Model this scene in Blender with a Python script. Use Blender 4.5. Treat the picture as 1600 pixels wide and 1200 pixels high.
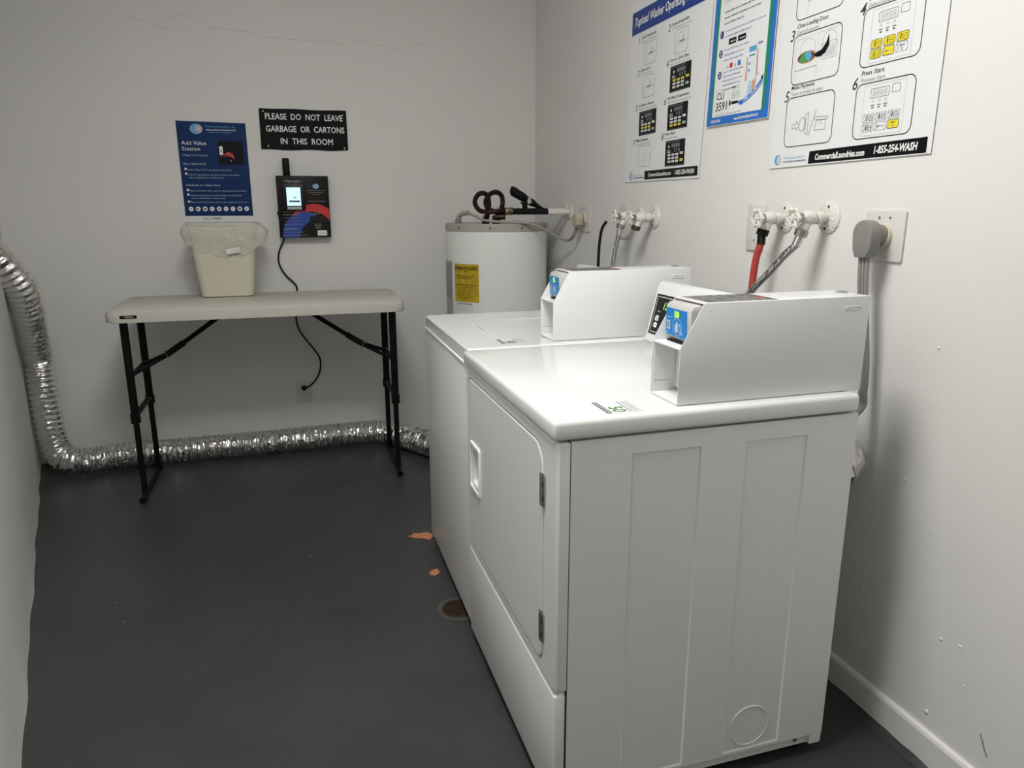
import bpy, bmesh, math, random
from mathutils import Vector, Matrix, noise
random.seed(7)
PI = math.pi
S = bpy.context.scene
COL = S.collection
for o in list(bpy.data.objects): bpy.data.objects.remove(o)

# ------------------------------------------------------------------ camera
YAW, PITCH, ROLL, FPX = 0.28857, 0.24073, -0.00198, 1124.93
cd = bpy.data.cameras.new('camera'); cam = bpy.data.objects.new('camera', cd); COL.objects.link(cam)
cd.sensor_width = 36; cd.lens = FPX * 36 / 1600; cd.clip_start = 0.02
fw = Vector((math.sin(YAW) * math.cos(PITCH), math.cos(YAW) * math.cos(PITCH), -math.sin(PITCH)))
rt = Vector((math.cos(YAW), -math.sin(YAW), 0)); up = rt.cross(fw)
r2 = rt * math.cos(ROLL) + up * math.sin(ROLL); u2 = up * math.cos(ROLL) - rt * math.sin(ROLL)
M = Matrix((r2, u2, -fw)).transposed().to_4x4(); M.translation = Vector((-1.30369, -3.93721, 1.24346))
cam.matrix_world = M
S.camera = cam
# ------------------------------------------------------------------ exposure, world, lamp
S.view_settings.view_transform = 'Standard'; S.view_settings.look = 'None'
S.view_settings.gamma = 1; S.view_settings.use_curve_mapping = False
S.view_settings.exposure = 0.0
W = bpy.data.worlds.new('world'); S.world = W; W.use_nodes = True
W.node_tree.nodes['Background'].inputs[0].default_value = (0.5, 0.52, 0.55, 1)
W.node_tree.nodes['Background'].inputs[1].default_value = 0.02
LAMP = (-1.28, -2.80); LAMP_Z = 2.70; CEIL = 2.75
LAMP_POWER = 41.5
ld = bpy.data.lights.new('ceiling_lamp', 'AREA'); ld.shape = 'RECTANGLE'; ld.size = 0.58; ld.size_y = 0.58
ld.energy = LAMP_POWER; ld.color = (1.0, 0.995, 0.97)
lamp = bpy.data.objects.new('ceiling_lamp', ld); COL.objects.link(lamp); lamp.location = (LAMP[0], LAMP[1], LAMP_Z - 0.035)

FILL_LAMP = (-1.1, -4.65)  # weak unseen lamp added behind the camera to lift the general fill
fill_ld = ld.copy(); fill_ld.energy = 5; fill_lamp = bpy.data.objects.new('ceiling_lamp', fill_ld); COL.objects.link(fill_lamp); fill_lamp.location = (FILL_LAMP[0], FILL_LAMP[1], LAMP_Z - 0.035)

# ------------------------------------------------------------------ materials
MATS = {}
def mat(name, col, rough=0.5, metal=0.0, noise_amt=0.0, noise_scale=8.0, bump=0.0, bump_scale=60.0, coat=0.0,
        emit=None, emit_s=1.0, alpha=1.0, trans=0.0, spec=0.5, ior=1.45):
    if name in MATS: return MATS[name]
    m = bpy.data.materials.new(name); m.use_nodes = True; MATS[name] = m
    nt = m.node_tree; N = nt.nodes; L = nt.links; b = N['Principled BSDF']
    b.inputs['Base Color'].default_value = (*col, 1); b.inputs['Roughness'].default_value = rough
    b.inputs['Metallic'].default_value = metal; b.inputs['Coat Weight'].default_value = coat
    b.inputs['Specular IOR Level'].default_value = spec; b.inputs['IOR'].default_value = ior
    b.inputs['Alpha'].default_value = alpha; b.inputs['Transmission Weight'].default_value = trans
    if emit:
        b.inputs['Emission Color'].default_value = (*emit, 1); b.inputs['Emission Strength'].default_value = emit_s
    tc = N.new('ShaderNodeTexCoord')
    nz = N.new('ShaderNodeTexNoise'); nz.inputs['Scale'].default_value = noise_scale; nz.inputs['Detail'].default_value = 6
    L.new(tc.outputs['Object'], nz.inputs['Vector'])
    mx = N.new('ShaderNodeMix'); mx.data_type = 'RGBA'
    k = max(noise_amt, 0.01)
    mx.inputs[6].default_value = (*[max(0, c * (1 - k)) for c in col], 1); mx.inputs[7].default_value = (*[min(1, c * (1 + k)) for c in col], 1)
    L.new(nz.outputs['Fac'], mx.inputs[0]); L.new(mx.outputs[2], b.inputs['Base Color'])
    if bump:
        n2 = N.new('ShaderNodeTexNoise'); n2.inputs['Scale'].default_value = bump_scale; n2.inputs['Detail'].default_value = 4
        L.new(tc.outputs['Object'], n2.inputs['Vector'])
        bp = N.new('ShaderNodeBump'); bp.inputs['Strength'].default_value = bump; bp.inputs['Distance'].default_value = 0.01
        L.new(n2.outputs['Fac'], bp.inputs['Height']); L.new(bp.outputs['Normal'], b.inputs['Normal'])
    return m

wall_m = mat('wall_paint', (0.74, 0.73, 0.705), 0.6, noise_amt=0.03, noise_scale=2.2, bump=0.05, bump_scale=55, spec=0.3)
ceil_m = mat('ceiling_paint', (0.80, 0.79, 0.77), 0.7, bump=0.1)
enamel = mat('white_enamel', (0.73, 0.735, 0.725), 0.22, noise_amt=0.01, bump=0.012, bump_scale=300, coat=0.25)
enamel_s = mat('white_enamel_side', (0.74, 0.745, 0.73), 0.34, noise_amt=0.012, bump=0.015, bump_scale=300)
enamel_b = mat('powder_coated_steel', (0.74, 0.75, 0.75), 0.33, bump=0.03, bump_scale=350)
dark_gap = mat('dark_gap', (0.012, 0.012, 0.012), 0.8)
plastic_w = mat('white_plastic', (0.80, 0.80, 0.82), 0.3)
plastic_g = mat('light_grey_plastic', (0.52, 0.51, 0.49), 0.35)
plate_m = mat('painted_cover_plate', (0.66, 0.64, 0.61), 0.4)
beige_pl = mat('beige_plug_plastic', (0.47, 0.42, 0.32), 0.45, noise_amt=0.1)
grey_pl = mat('grey_cord_plastic', (0.22, 0.215, 0.20), 0.45)
grey_lt = mat('light_grey_cord', (0.34, 0.32, 0.29), 0.45)
black_pl = mat('black_plastic', (0.006, 0.006, 0.006), 0.35, spec=0.2)
black_mt = mat('black_powder_coated_tube', (0.004, 0.004, 0.004), 0.45, spec=0.2)
foam_m = mat('black_pipe_foam', (0.006, 0.006, 0.007), 0.5, spec=0.2, bump=0.6, bump_scale=60)
chrome = mat('chrome', (0.62, 0.62, 0.62), 0.18, 1.0)
steel = mat('dull_steel', (0.40, 0.39, 0.37), 0.35, 1.0, noise_amt=0.1)
brass = mat('old_brass', (0.30, 0.20, 0.12), 0.4, 1.0, noise_amt=0.2, noise_scale=60)
copper_d = mat('tarnished_copper', (0.045, 0.022, 0.016), 0.35, 0.6, noise_amt=0.5, noise_scale=40)
paint_pipe = mat('white_painted_pipe', (0.72, 0.70, 0.65), 0.35, noise_amt=0.08, noise_scale=90, bump=0.5, bump_scale=120)
red_hose = mat('red_rubber', (0.42, 0.045, 0.035), 0.45, noise_amt=0.1)
table_m = mat('almond_table_plastic', (0.55, 0.53, 0.475), 0.5, noise_amt=0.03, bump=0.1, bump_scale=400)
bin_m = mat('beige_bin_plastic', (0.60, 0.57, 0.45), 0.4, noise_amt=0.02)
heater_m = mat('heater_enamel', (0.82, 0.825, 0.80), 0.3, noise_amt=0.02)
heater_t = mat('heater_rim_grey', (0.40, 0.375, 0.345), 0.45, noise_amt=0.03)
white = mat('print_white', (0.80, 0.80, 0.80), 0.45)
paper = mat('poster_paper', (0.76, 0.765, 0.77), 0.35)
black = mat('print_black', (0.005, 0.005, 0.006), 0.4, spec=0.2)
grey_ink = mat('print_grey', (0.25, 0.25, 0.27), 0.5)
lt_ink = mat('print_light_grey', (0.50, 0.51, 0.53), 0.5)
blue_d = mat('print_dark_blue', (0.004, 0.027, 0.115), 0.5, spec=.2)
blue_d2 = mat('print_darker_blue', (0.006, 0.02, 0.09), 0.35)
blue_m = mat('print_royal_blue', (0.012, 0.06, 0.33), 0.35)
blue_b = mat('print_bright_blue', (0.02, 0.15, 0.53), 0.35)
blue_l = mat('print_light_blue', (0.10, 0.36, 0.60), 0.4)
blue_p = mat('print_pale_blue', (0.42, 0.58, 0.70), 0.4)
green_d = mat('print_green', (0.01, 0.22, 0.13), 0.4)
green_l = mat('print_pale_green', (0.35, 0.60, 0.40), 0.4)
yellow = mat('print_yellow', (0.80, 0.66, 0.03), 0.4)
yellow_o = mat('energy_label_yellow', (0.50, 0.36, 0.015), 0.45, noise_amt=0.45, noise_scale=45)
red = mat('print_red', (0.55, 0.025, 0.03), 0.35)
skin_ink = mat('print_skin', (0.60, 0.32, 0.24), 0.5)
orange_ink = mat('print_orange', (0.60, 0.25, 0.10), 0.5)
brown_ink = mat('print_brown', (0.06, 0.035, 0.01), 0.5)

def floor_mat():
    m = bpy.data.materials.new('grey_epoxy_floor'); m.use_nodes = True; nt = m.node_tree; N = nt.nodes; L = nt.links; b = N['Principled BSDF']
    tc = N.new('ShaderNodeTexCoord')
    n1 = N.new('ShaderNodeTexNoise'); n1.inputs['Scale'].default_value = 2.5; n1.inputs['Detail'].default_value = 8; n1.inputs['Roughness'].default_value = 0.65
    L.new(tc.outputs['Object'], n1.inputs['Vector'])
    cr = N.new('ShaderNodeValToRGB'); cr.color_ramp.elements[0].position = 0.3; cr.color_ramp.elements[1].position = 0.75
    cr.color_ramp.elements[0].color = (0.031, 0.032, 0.034, 1); cr.color_ramp.elements[1].color = (0.048, 0.049, 0.051, 1)
    L.new(n1.outputs['Fac'], cr.inputs[0])
    vo = N.new('ShaderNodeTexVoronoi'); vo.inputs['Scale'].default_value = 7; L.new(tc.outputs['Object'], vo.inputs['Vector'])
    lt = N.new('ShaderNodeMath'); lt.operation = 'LESS_THAN'; lt.inputs[1].default_value = 0.028; L.new(vo.outputs['Distance'], lt.inputs[0])
    mx = N.new('ShaderNodeMix'); mx.data_type = 'RGBA'; mx.inputs[7].default_value = (0.22, 0.22, 0.21, 1)
    L.new(lt.outputs[0], mx.inputs[0]); L.new(cr.outputs[0], mx.inputs[6]); L.new(mx.outputs[2], b.inputs['Base Color'])
    b.inputs['Roughness'].default_value = 0.42
    n2 = N.new('ShaderNodeTexNoise'); n2.inputs['Scale'].default_value = 22; n2.inputs['Detail'].default_value = 8; L.new(tc.outputs['Object'], n2.inputs['Vector'])
    bp = N.new('ShaderNodeBump'); bp.inputs['Strength'].default_value = 0.25; bp.inputs['Distance'].default_value = 0.01
    L.new(n2.outputs['Fac'], bp.inputs['Height']); L.new(bp.outputs['Normal'], b.inputs['Normal'])
    return m
floor_m = floor_mat()
def foil_mat():
    m = bpy.data.materials.new('crinkled_foil'); m.use_nodes = True; nt = m.node_tree; N = nt.nodes; L = nt.links; b = N['Principled BSDF']
    b.inputs['Base Color'].default_value = (0.80, 0.79, 0.77, 1); b.inputs['Metallic'].default_value = 1; b.inputs['Roughness'].default_value = 0.24
    tc = N.new('ShaderNodeTexCoord')
    vo = N.new('ShaderNodeTexVoronoi'); vo.inputs['Scale'].default_value = 60; L.new(tc.outputs['Object'], vo.inputs['Vector'])
    bp = N.new('ShaderNodeBump'); bp.inputs['Strength'].default_value = 0.35; bp.inputs['Distance'].default_value = 0.006
    L.new(vo.outputs['Distance'], bp.inputs['Height']); L.new(bp.outputs['Normal'], b.inputs['Normal'])
    return m
foil = foil_mat()
def braid_mat():
    m = bpy.data.materials.new('braided_steel'); m.use_nodes = True; nt = m.node_tree; N = nt.nodes; L = nt.links; b = N['Principled BSDF']
    b.inputs['Metallic'].default_value = 0.9; b.inputs['Roughness'].default_value = 0.3
    tc = N.new('ShaderNodeTexCoord'); wv = N.new('ShaderNodeTexWave'); wv.inputs['Scale'].default_value = 60; wv.inputs['Distortion'].default_value = 6
    L.new(tc.outputs['Object'], wv.inputs['Vector']); cr = N.new('ShaderNodeValToRGB')
    cr.color_ramp.elements[0].color = (0.16, 0.16, 0.15, 1); cr.color_ramp.elements[1].color = (0.62, 0.62, 0.60, 1)
    L.new(wv.outputs['Fac'], cr.inputs[0]); L.new(cr.outputs[0], b.inputs['Base Color'])
    return m
braid = braid_mat()
def film_mat():
    m = bpy.data.materials.new('clear_bag_film'); m.use_nodes = True; nt = m.node_tree; N = nt.nodes; L = nt.links; b = N['Principled BSDF']
    b.inputs['Base Color'].default_value = (0.72, 0.71, 0.64, 1); b.inputs['Roughness'].default_value = 0.22; b.inputs['Alpha'].default_value = 0.45
    tc = N.new('ShaderNodeTexCoord'); nz = N.new('ShaderNodeTexNoise'); nz.inputs['Scale'].default_value = 26; nz.inputs['Detail'].default_value = 5
    L.new(tc.outputs['Object'], nz.inputs['Vector']); bp = N.new('ShaderNodeBump'); bp.inputs['Strength'].default_value = 0.8; bp.inputs['Distance'].default_value = 0.02
    L.new(nz.outputs['Fac'], bp.inputs['Height']); L.new(bp.outputs['Normal'], b.inputs['Normal'])
    return m
film = film_mat()

# ------------------------------------------------------------------ mesh builder
class B:
    def __init__(s): s.bm = bmesh.new(); s.ms = []
    def mi(s, m):
        if m not in s.ms: s.ms.append(m)
        return s.ms.index(m)
    def face(s, vs, m):
        try: f = s.bm.faces.new(vs)
        except ValueError: return None
        f.material_index = s.mi(m); return f
    def box(s, x0, y0, z0, x1, y1, z1, m, bev=0.0, seg=2):
        before = set(s.bm.faces)
        v = [s.bm.verts.new((x, y, z)) for z in (z0, z1) for x, y in ((x0, y0), (x1, y0), (x1, y1), (x0, y1))]
        fs = [s.face([v[i] for i in q], m) for q in ((3, 2, 1, 0), (4, 5, 6, 7), (0, 1, 5, 4), (1, 2, 6, 5), (2, 3, 7, 6), (3, 0, 4, 7))]
        if bev:
            es = list({e for f in fs for e in f.edges})
            bmesh.ops.bevel(s.bm, geom=es, offset=bev, segments=seg, profile=0.5, affect='EDGES')
            k = s.mi(m)
            for f in s.bm.faces:
                if f not in before: f.material_index = k
        return s
    def prism(s, pts, fn, d0, d1, m, bev=0):
        """pts 2-D outline, fn(a,b,d)->3-D, from depth d0 to d1"""
        before = set(s.bm.faces)
        a = [s.bm.verts.new(fn(p[0], p[1], d0)) for p in pts]; b = [s.bm.verts.new(fn(p[0], p[1], d1)) for p in pts]
        fs = [s.face(a[::-1], m), s.face(b, m)]
        n = len(pts)
        for i in range(n): fs.append(s.face([a[i], a[(i + 1) % n], b[(i + 1) % n], b[i]], m))
        if bev:
            es = list({e for f in fs[:2] for e in f.edges})
            bmesh.ops.bevel(s.bm, geom=es, offset=bev, segments=2, profile=0.5, affect='EDGES')
            k = s.mi(m)
            for f in s.bm.faces:
                if f not in before: f.material_index = k
        return s
    def ring(s, c, ax, r, seg, rx=1.0, ref=None):
        ax = ax.normalized(); ref = ref or (Vector((0, 0, 1)) if abs(ax.z) < 0.9 else Vector((1, 0, 0)))
        u = ax.cross(ref).normalized(); w = u.cross(ax)
        return [s.bm.verts.new(c + u * (math.cos(2 * PI * i / seg) * r * rx) + w * (math.sin(2 * PI * i / seg) * r)) for i in range(seg)]
    def tube(s, pts, r, m, seg=10, caps=True, rx=1.0, rf=None):
        P = [Vector(p) for p in pts]; rings = []; ref = None; n = len(P)
        t0 = (P[1] - P[0]).normalized(); ref = Vector((0, 0, 1)) if abs(t0.z) < 0.9 else Vector((1, 0, 0))
        for i, p in enumerate(P):
            t = (P[min(i + 1, n - 1)] - P[max(i - 1, 0)]).normalized()
            ref = (ref - t * ref.dot(t)).normalized()
            rr = r[i] if isinstance(r, (list, tuple)) else r
            if rf: 
                u = t.cross(ref).normalized(); w = u.cross(t)
                rings.append([s.bm.verts.new(p + (u * math.cos(2 * PI * k / seg) + w * math.sin(2 * PI * k / seg)) * rf(i, k, rr, p)) for k in range(seg)])
            else: rings.append(s.ring(p, t, rr, seg, rx, ref))
        for a, b in zip(rings, rings[1:]):
            for k in range(seg): s.face([a[k], a[(k + 1) % seg], b[(k + 1) % seg], b[k]], m)
        if caps: s.face(rings[0][::-1], m); s.face(rings[-1], m)
        return s
    def cyl(s, p0, p1, r0, m, r1=None, seg=20, caps=True):
        return s.tube([p0, p1], [r0, r1 if r1 is not None else r0], m, seg, caps)
    def lathe(s, prof, c, m, seg=48, ax=Vector((0, 0, 1))):
        """prof list of (r, h) along ax from c"""
        c = Vector(c); ax = Vector(ax).normalized(); rings = []
        for r, h in prof: rings.append(s.ring(c + ax * h, ax, max(r, 1e-5), seg))
        for a, b in zip(rings, rings[1:]):
            for k in range(seg): s.face([a[k], a[(k + 1) % seg], b[(k + 1) % seg], b[k]], m)
        s.face(rings[0][::-1], m); s.face(rings[-1], m)
        return s
    def torus(s, c, ax, R, r, m, seg=24, sg=8, rx=None):
        c = Vector(c); ax = Vector(ax).normalized(); ref = Vector((0, 0, 1)) if abs(ax.z) < 0.9 else Vector((1, 0, 0))
        u = ax.cross(ref).normalized(); w = u.cross(ax); rings = []
        for i in range(seg):
            a = 2 * PI * i / seg; d = u * math.cos(a) + w * math.sin(a); RR = R * (rx(a) if rx else 1)
            rings.append([s.bm.verts.new(c + d * (RR + r * math.cos(2 * PI * k / sg)) + ax * (r * math.sin(2 * PI * k / sg))) for k in range(sg)])
        for i in range(seg):
            a, b = rings[i], rings[(i + 1) % seg]
            for k in range(sg): s.face([a[k], a[(k + 1) % sg], b[(k + 1) % sg], b[k]], m)
        return s
    def plate(s, outer, inner, fn, d0, d1, m, ch=0.0):
        """frame between two loops with the same number of points; front at d0 (chamfer ch outside), back at d1"""
        n = len(outer); cx = sum(p[0] for p in outer) / n; cy = sum(p[1] for p in outer) / n
        sh = [(p[0] + (ch if p[0] < cx else -ch), p[1] + (ch if p[1] < cy else -ch)) for p in outer]
        A = [s.bm.verts.new(fn(*p, d0)) for p in (sh if ch else outer)]
        A2 = [s.bm.verts.new(fn(*p, d0 + ch)) for p in outer] if ch else A
        I = [s.bm.verts.new(fn(*p, d0)) for p in inner]
        Bo = [s.bm.verts.new(fn(*p, d1)) for p in outer]; Bi = [s.bm.verts.new(fn(*p, d1)) for p in inner]
        for i in range(n):
            j = (i + 1) % n
            s.face([A[i], I[i], I[j], A[j]], m); s.face([Bo[i], Bo[j], Bi[j], Bi[i]], m)
            if ch: s.face([A[i], A[j], A2[j], A2[i]], m)
            s.face([A2[i], A2[j], Bo[j], Bo[i]], m); s.face([I[i], Bi[i], Bi[j], I[j]], m)
        return s
    def obj(s, name, parent=None, smooth=40, loc=None):
        bmesh.ops.recalc_face_normals(s.bm, faces=s.bm.faces[:])
        if smooth:
            for f in s.bm.faces: f.smooth = True
            lim = math.radians(smooth)
            for e in s.bm.edges:
                if len(e.link_faces) == 2 and e.calc_face_angle(0) > lim: e.smooth = False
        me = bpy.data.meshes.new(name); s.bm.to_mesh(me); s.bm.free()
        for m in s.ms: me.materials.append(m)
        o = bpy.data.objects.new(name, me); COL.objects.link(o)
        if parent: o.parent = parent
        if loc: o.location = loc
        return o

def tag(o, label, cat, group=None):
    o['label'] = label; o['category'] = cat
    if group: o['group'] = group
    return o
def thing(name, label, cat, loc=(0, 0, 0), rz=0, group=None):
    o = bpy.data.objects.new(name, None); COL.objects.link(o); o.empty_display_size = 0.1
    o.location = loc; o.rotation_euler = (0, 0, rz)
    return tag(o, label, cat, group)
def struct(o): o['kind'] = 'structure'; return o
def lab(o, t): o['label'] = t; return o
def rrect(x0, y0, x1, y1, r, n=5):
    if not isinstance(r, (tuple, list)): r = (r,) * 4
    out = []
    for (cx, cy, a0), rr in zip(((x1, y1, 0), (x0, y1, 90), (x0, y0, 180), (x1, y0, 270)), r):
        sx = -1 if cx == x1 else 1; sy = -1 if cy == y1 else 1
        for i in range(n + 1):
            a = math.radians(a0 + 90 * i / n); out.append((cx + sx * rr + rr * math.cos(a), cy + sy * rr + rr * math.sin(a)))
    return out
def spline(pts, k=8):
    P = [Vector(p) for p in pts]; P = [P[0] * 2 - P[1]] + P + [P[-1] * 2 - P[-2]]; out = []
    for i in range(1, len(P) - 2):
        a, b, c, d = P[i - 1:i + 3]
        for j in range(k):
            t = j / k
            out.append(0.5 * ((2 * b) + (c - a) * t + (2 * a - 5 * b + 4 * c - d) * t * t + (3 * b - a - 3 * c + d) * t ** 3))
    out.append(P[-2]); return out

# ------------------------------------------------------------------ flat print
def _curve_mesh(txt, bold, shear, res):
    cu = bpy.data.curves.new('t', 'FONT'); cu.body = txt; cu.size = 1; cu.offset = bold; cu.shear = shear; cu.resolution_u = res
    o = bpy.data.objects.new('t', cu); me = bpy.data.meshes.new_from_object(o)
    out = ([tuple(v.co) for v in me.vertices], [tuple(p.vertices) for p in me.polygons])
    bpy.data.objects.remove(o); bpy.data.curves.remove(cu); bpy.data.meshes.remove(me)
    return out
_H = _curve_mesh('H', 0, 0, 1)[0]; CAP = max(v[1] for v in _H) - min(v[1] for v in _H)
class Print(B):
    def __init__(s, fn): super().__init__(); s.fn = fn; s.h = 0.0
    def poly(s, pts, m, h=None):
        h = s.h if h is None else h
        return s.face([s.bm.verts.new(s.fn(p[0], p[1], h)) for p in pts], m)
    def rect(s, u0, v0, u1, v1, m, h=None, n=1):
        for i in range(n):
            a = u0 + (u1 - u0) * i / n; b = u0 + (u1 - u0) * (i + 1) / n
            s.poly([(a, v0), (b, v0), (b, v1), (a, v1)], m, h)
    def disc(s, u, v, r, m, h=None, ry=None, n=20):
        ry = ry or r; s.poly([(u + r * math.cos(2 * PI * i / n), v + ry * math.sin(2 * PI * i / n)) for i in range(n)], m, h)
    def line(s, pts, w, m, h=None, close=False):
        P = list(pts) + ([pts[0]] if close else [])
        for a, b in zip(P, P[1:]):
            dx, dy = b[0] - a[0], b[1] - a[1]; L = math.hypot(dx, dy)
            if L < 1e-7: continue
            nx, ny = -dy / L * w / 2, dx / L * w / 2; ex, ey = dx / L * w * .3, dy / L * w * .3
            s.poly([(a[0] + nx - ex, a[1] + ny - ey), (a[0] - nx - ex, a[1] - ny - ey), (b[0] - nx + ex, b[1] - ny + ey), (b[0] + nx + ex, b[1] + ny + ey)], m, h)
    def rr(s, u0, v0, u1, v1, r, w, m, h=None): s.line(rrect(u0, v0, u1, v1, r), w, m, h, True)
    def frr(s, u0, v0, u1, v1, r, m, h=None): s.poly(rrect(u0, v0, u1, v1, r, 3), m, h)
    def circ(s, u, v, r, w, m, h=None, ry=None, n=20, a0=0, a1=360):
        ry = ry or r; s.line([(u + r * math.cos(math.radians(a0 + (a1 - a0) * i / n)), v + ry * math.sin(math.radians(a0 + (a1 - a0) * i / n))) for i in range(n + 1)], w, m, h)
    def text(s, txt, u, v, cap, width, m, h=None, bold=0.0, shear=0.0, res=2, align='l'):
        """baseline-left at (u,v), capital height cap, total width; width None keeps proportions"""
        vs, fs = _curve_mesh(txt, bold, shear, res)
        if not vs: return
        x0 = min(p[0] for p in vs); x1 = max(p[0] for p in vs); k = cap / CAP
        kx = (width / (x1 - x0)) if width else k
        if align == 'c': u -= (x1 - x0) * kx / 2
        h = s.h if h is None else h
        bv = [s.bm.verts.new(s.fn(u + (p[0] - x0) * kx, v + p[1] * k, h)) for p in vs]
        for f in fs: s.face([bv[i] for i in f], m)
    def greek(s, u, v, w, cap, m, h=None, seed=1):
        """an unreadable line of small print: word-length dashes"""
        R = random.Random(seed * 977 + int(u * 1e4) + int(v * 1e4)); x = u
        while x < u + w:
            L = min(cap * R.uniform(1.2, 5.0), u + w - x); s.rect(x, v, x + L, v + cap * R.uniform(.55, .8), m, h); x += L + cap * 0.5
def fr_right(u, v, h): return Vector((-h, -u, v))         # prints on the right wall: u runs away from the corner
def fr_back(u, v, h): return Vector((u, -h, v))

# ================================================================== room shell
def wall_quad(name, x0, y0, x1, y1, z1=2.75, th=0.1, side=1):
    dx, dy = x1 - x0, y1 - y0; L = math.hypot(dx, dy); nx, ny = dy / L * th * side, -dx / L * th * side
    b = B(); pts = [(x0, y0), (x1, y1), (x1 + nx, y1 + ny), (x0 + nx, y0 + ny)]
    b.prism(pts, lambda a, c, d: (a, c, d), 0.0, z1, wall_m)
    return struct(b.obj(name, smooth=0))
CORN = -2.600
LWX = lambda y: CORN - 0.2665 * y
wall_quad('wall_back', CORN - 0.12, 0, 0.12, 0, side=-1)
wall_quad('wall_right', 0, 0, 0, -5.3, side=-1)
# left wall: runs in at an angle, plaster foot slightly wavy
b = B(); n = 60; rows = []
for i in range(n + 1):
    y = -3.35 * i / n; x = LWX(y)
    w = 0.0025 * math.sin(y * 9 + 1) + 0.002 * math.sin(y * 21)
    rows.append([b.bm.verts.new((x + o, y, z)) for o, z in ((0.006 + w, 0.0), (0.005 + w, 0.015), (0.002, 0.06), (0, 0.2), (0, 2.75), (-0.1, 2.75), (-0.1, 0))])
for a, c in zip(rows, rows[1:]):
    for k in range(7): b.face([a[k], a[(k + 1) % 7], c[(k + 1) % 7], c[k]], wall_m)
b.face(rows[0], wall_m); b.face(rows[-1][::-1], wall_m)
struct(b.obj('wall_left', smooth=30))
LX = LWX(-3.35)
wall_quad('wall_side', LX - 0.1, -3.35, -2.9, -3.35, side=-1)
wall_quad('wall_far', -2.9, -3.45, -2.9, -5.3, side=1)
wall_quad('wall_front', -3.0, -5.3, 0.1, -5.3, side=1)
b = B(); b.box(-3.1, -5.4, -0.1, 0.1, 0.1, 0.0, floor_m); fl = struct(b.obj('floor', smooth=0))
b = B(); b.box(-3.1, -5.4, 2.75, 0.1, 0.1, 2.85, ceil_m); struct(b.obj('ceiling', smooth=0))
# baseboard of the right wall, and the floor paint lapped up onto it
b = B()
b.prism([(0, 0.0), (-0.012, 0.0), (-0.012, 0.078), (-0.009, 0.085), (-0.0, 0.088)], lambda a, c, d: (a, d, c), -0.002, -5.29, wall_m)
struct(b.obj('baseboard_right', smooth=20))
b = B(); prev = None
for i in range(261):
    y = -0.01 - 5.27 * i / 260
    h = 0.013 + 0.004 * noise.noise(Vector((y * 5, 0, 0))) + 0.003 * noise.noise(Vector((y * 23, 3, 0)))
    c = [b.bm.verts.new(p) for p in ((-0.030, y, 0.0005), (-0.019, y, 0.004), (-0.0135, y, h), (-0.012, y, h))]
    if prev:
        for k in range(3): b.face([prev[k], prev[k + 1], c[k + 1], c[k]], floor_m)
    prev = c
struct(b.obj('trim_1', smooth=60))
# hairline cracks in the back wall paint
def crack(pts, w=0.0018):
    p = Print(fr_back); P = []
    for a, c in zip(pts, pts[1:]):
        for j in range(6):
            t = j / 6; P.append((a[0] + (c[0] - a[0]) * t + random.uniform(-.002, .002), a[1] + (c[1] - a[1]) * t + random.uniform(-.004, .004)))
    P.append(pts[-1]); p.line(P, w, mat('crack_line', (0.50, 0.485, 0.455), 0.8), 0.0006); return p.obj('crack', smooth=0)
WB = bpy.data.objects['wall_back']
for pts in ([(-1.97, 2.10), (-1.80, 2.05)], [(-1.62, 2.07), (-1.45, 2.06), (-1.35, 2.04), (-1.0, 2.03)], [(-0.95, 2.055), (-0.75, 2.02), (-0.6, 2.05)], [(-1.79, 2.09), (-1.74, 2.115), (-1.69, 2.10)]):
    crack(pts).parent = WB

# ceiling light above (outside the picture); second panel is only an added fill
for LP_, lb_ in ((LAMP, 'square ceiling light panel above the dryer'), (FILL_LAMP, 'square panel added as fill light behind the camera')):
  t = thing('ceiling_light', lb_, 'lamp', (LP_[0], LP_[1], CEIL))
  b = B(); b.plate(rrect(-.32, -.32, .32, .32, .004, 1), rrect(-.29, -.29, .29, .29, .004, 1), lambda a, c, d: (a, c, d), -0.02, 0.0, enamel); b.obj('frame', t)
  b = B(); b.box(-.29, -.29, -.012, .29, .29, -.006, mat('lit_diffuser', (0.8, 0.8, 0.8), 0.5, emit=(1, .975, .93), emit_s=1.5)); b.obj('diffuser', t)

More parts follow.
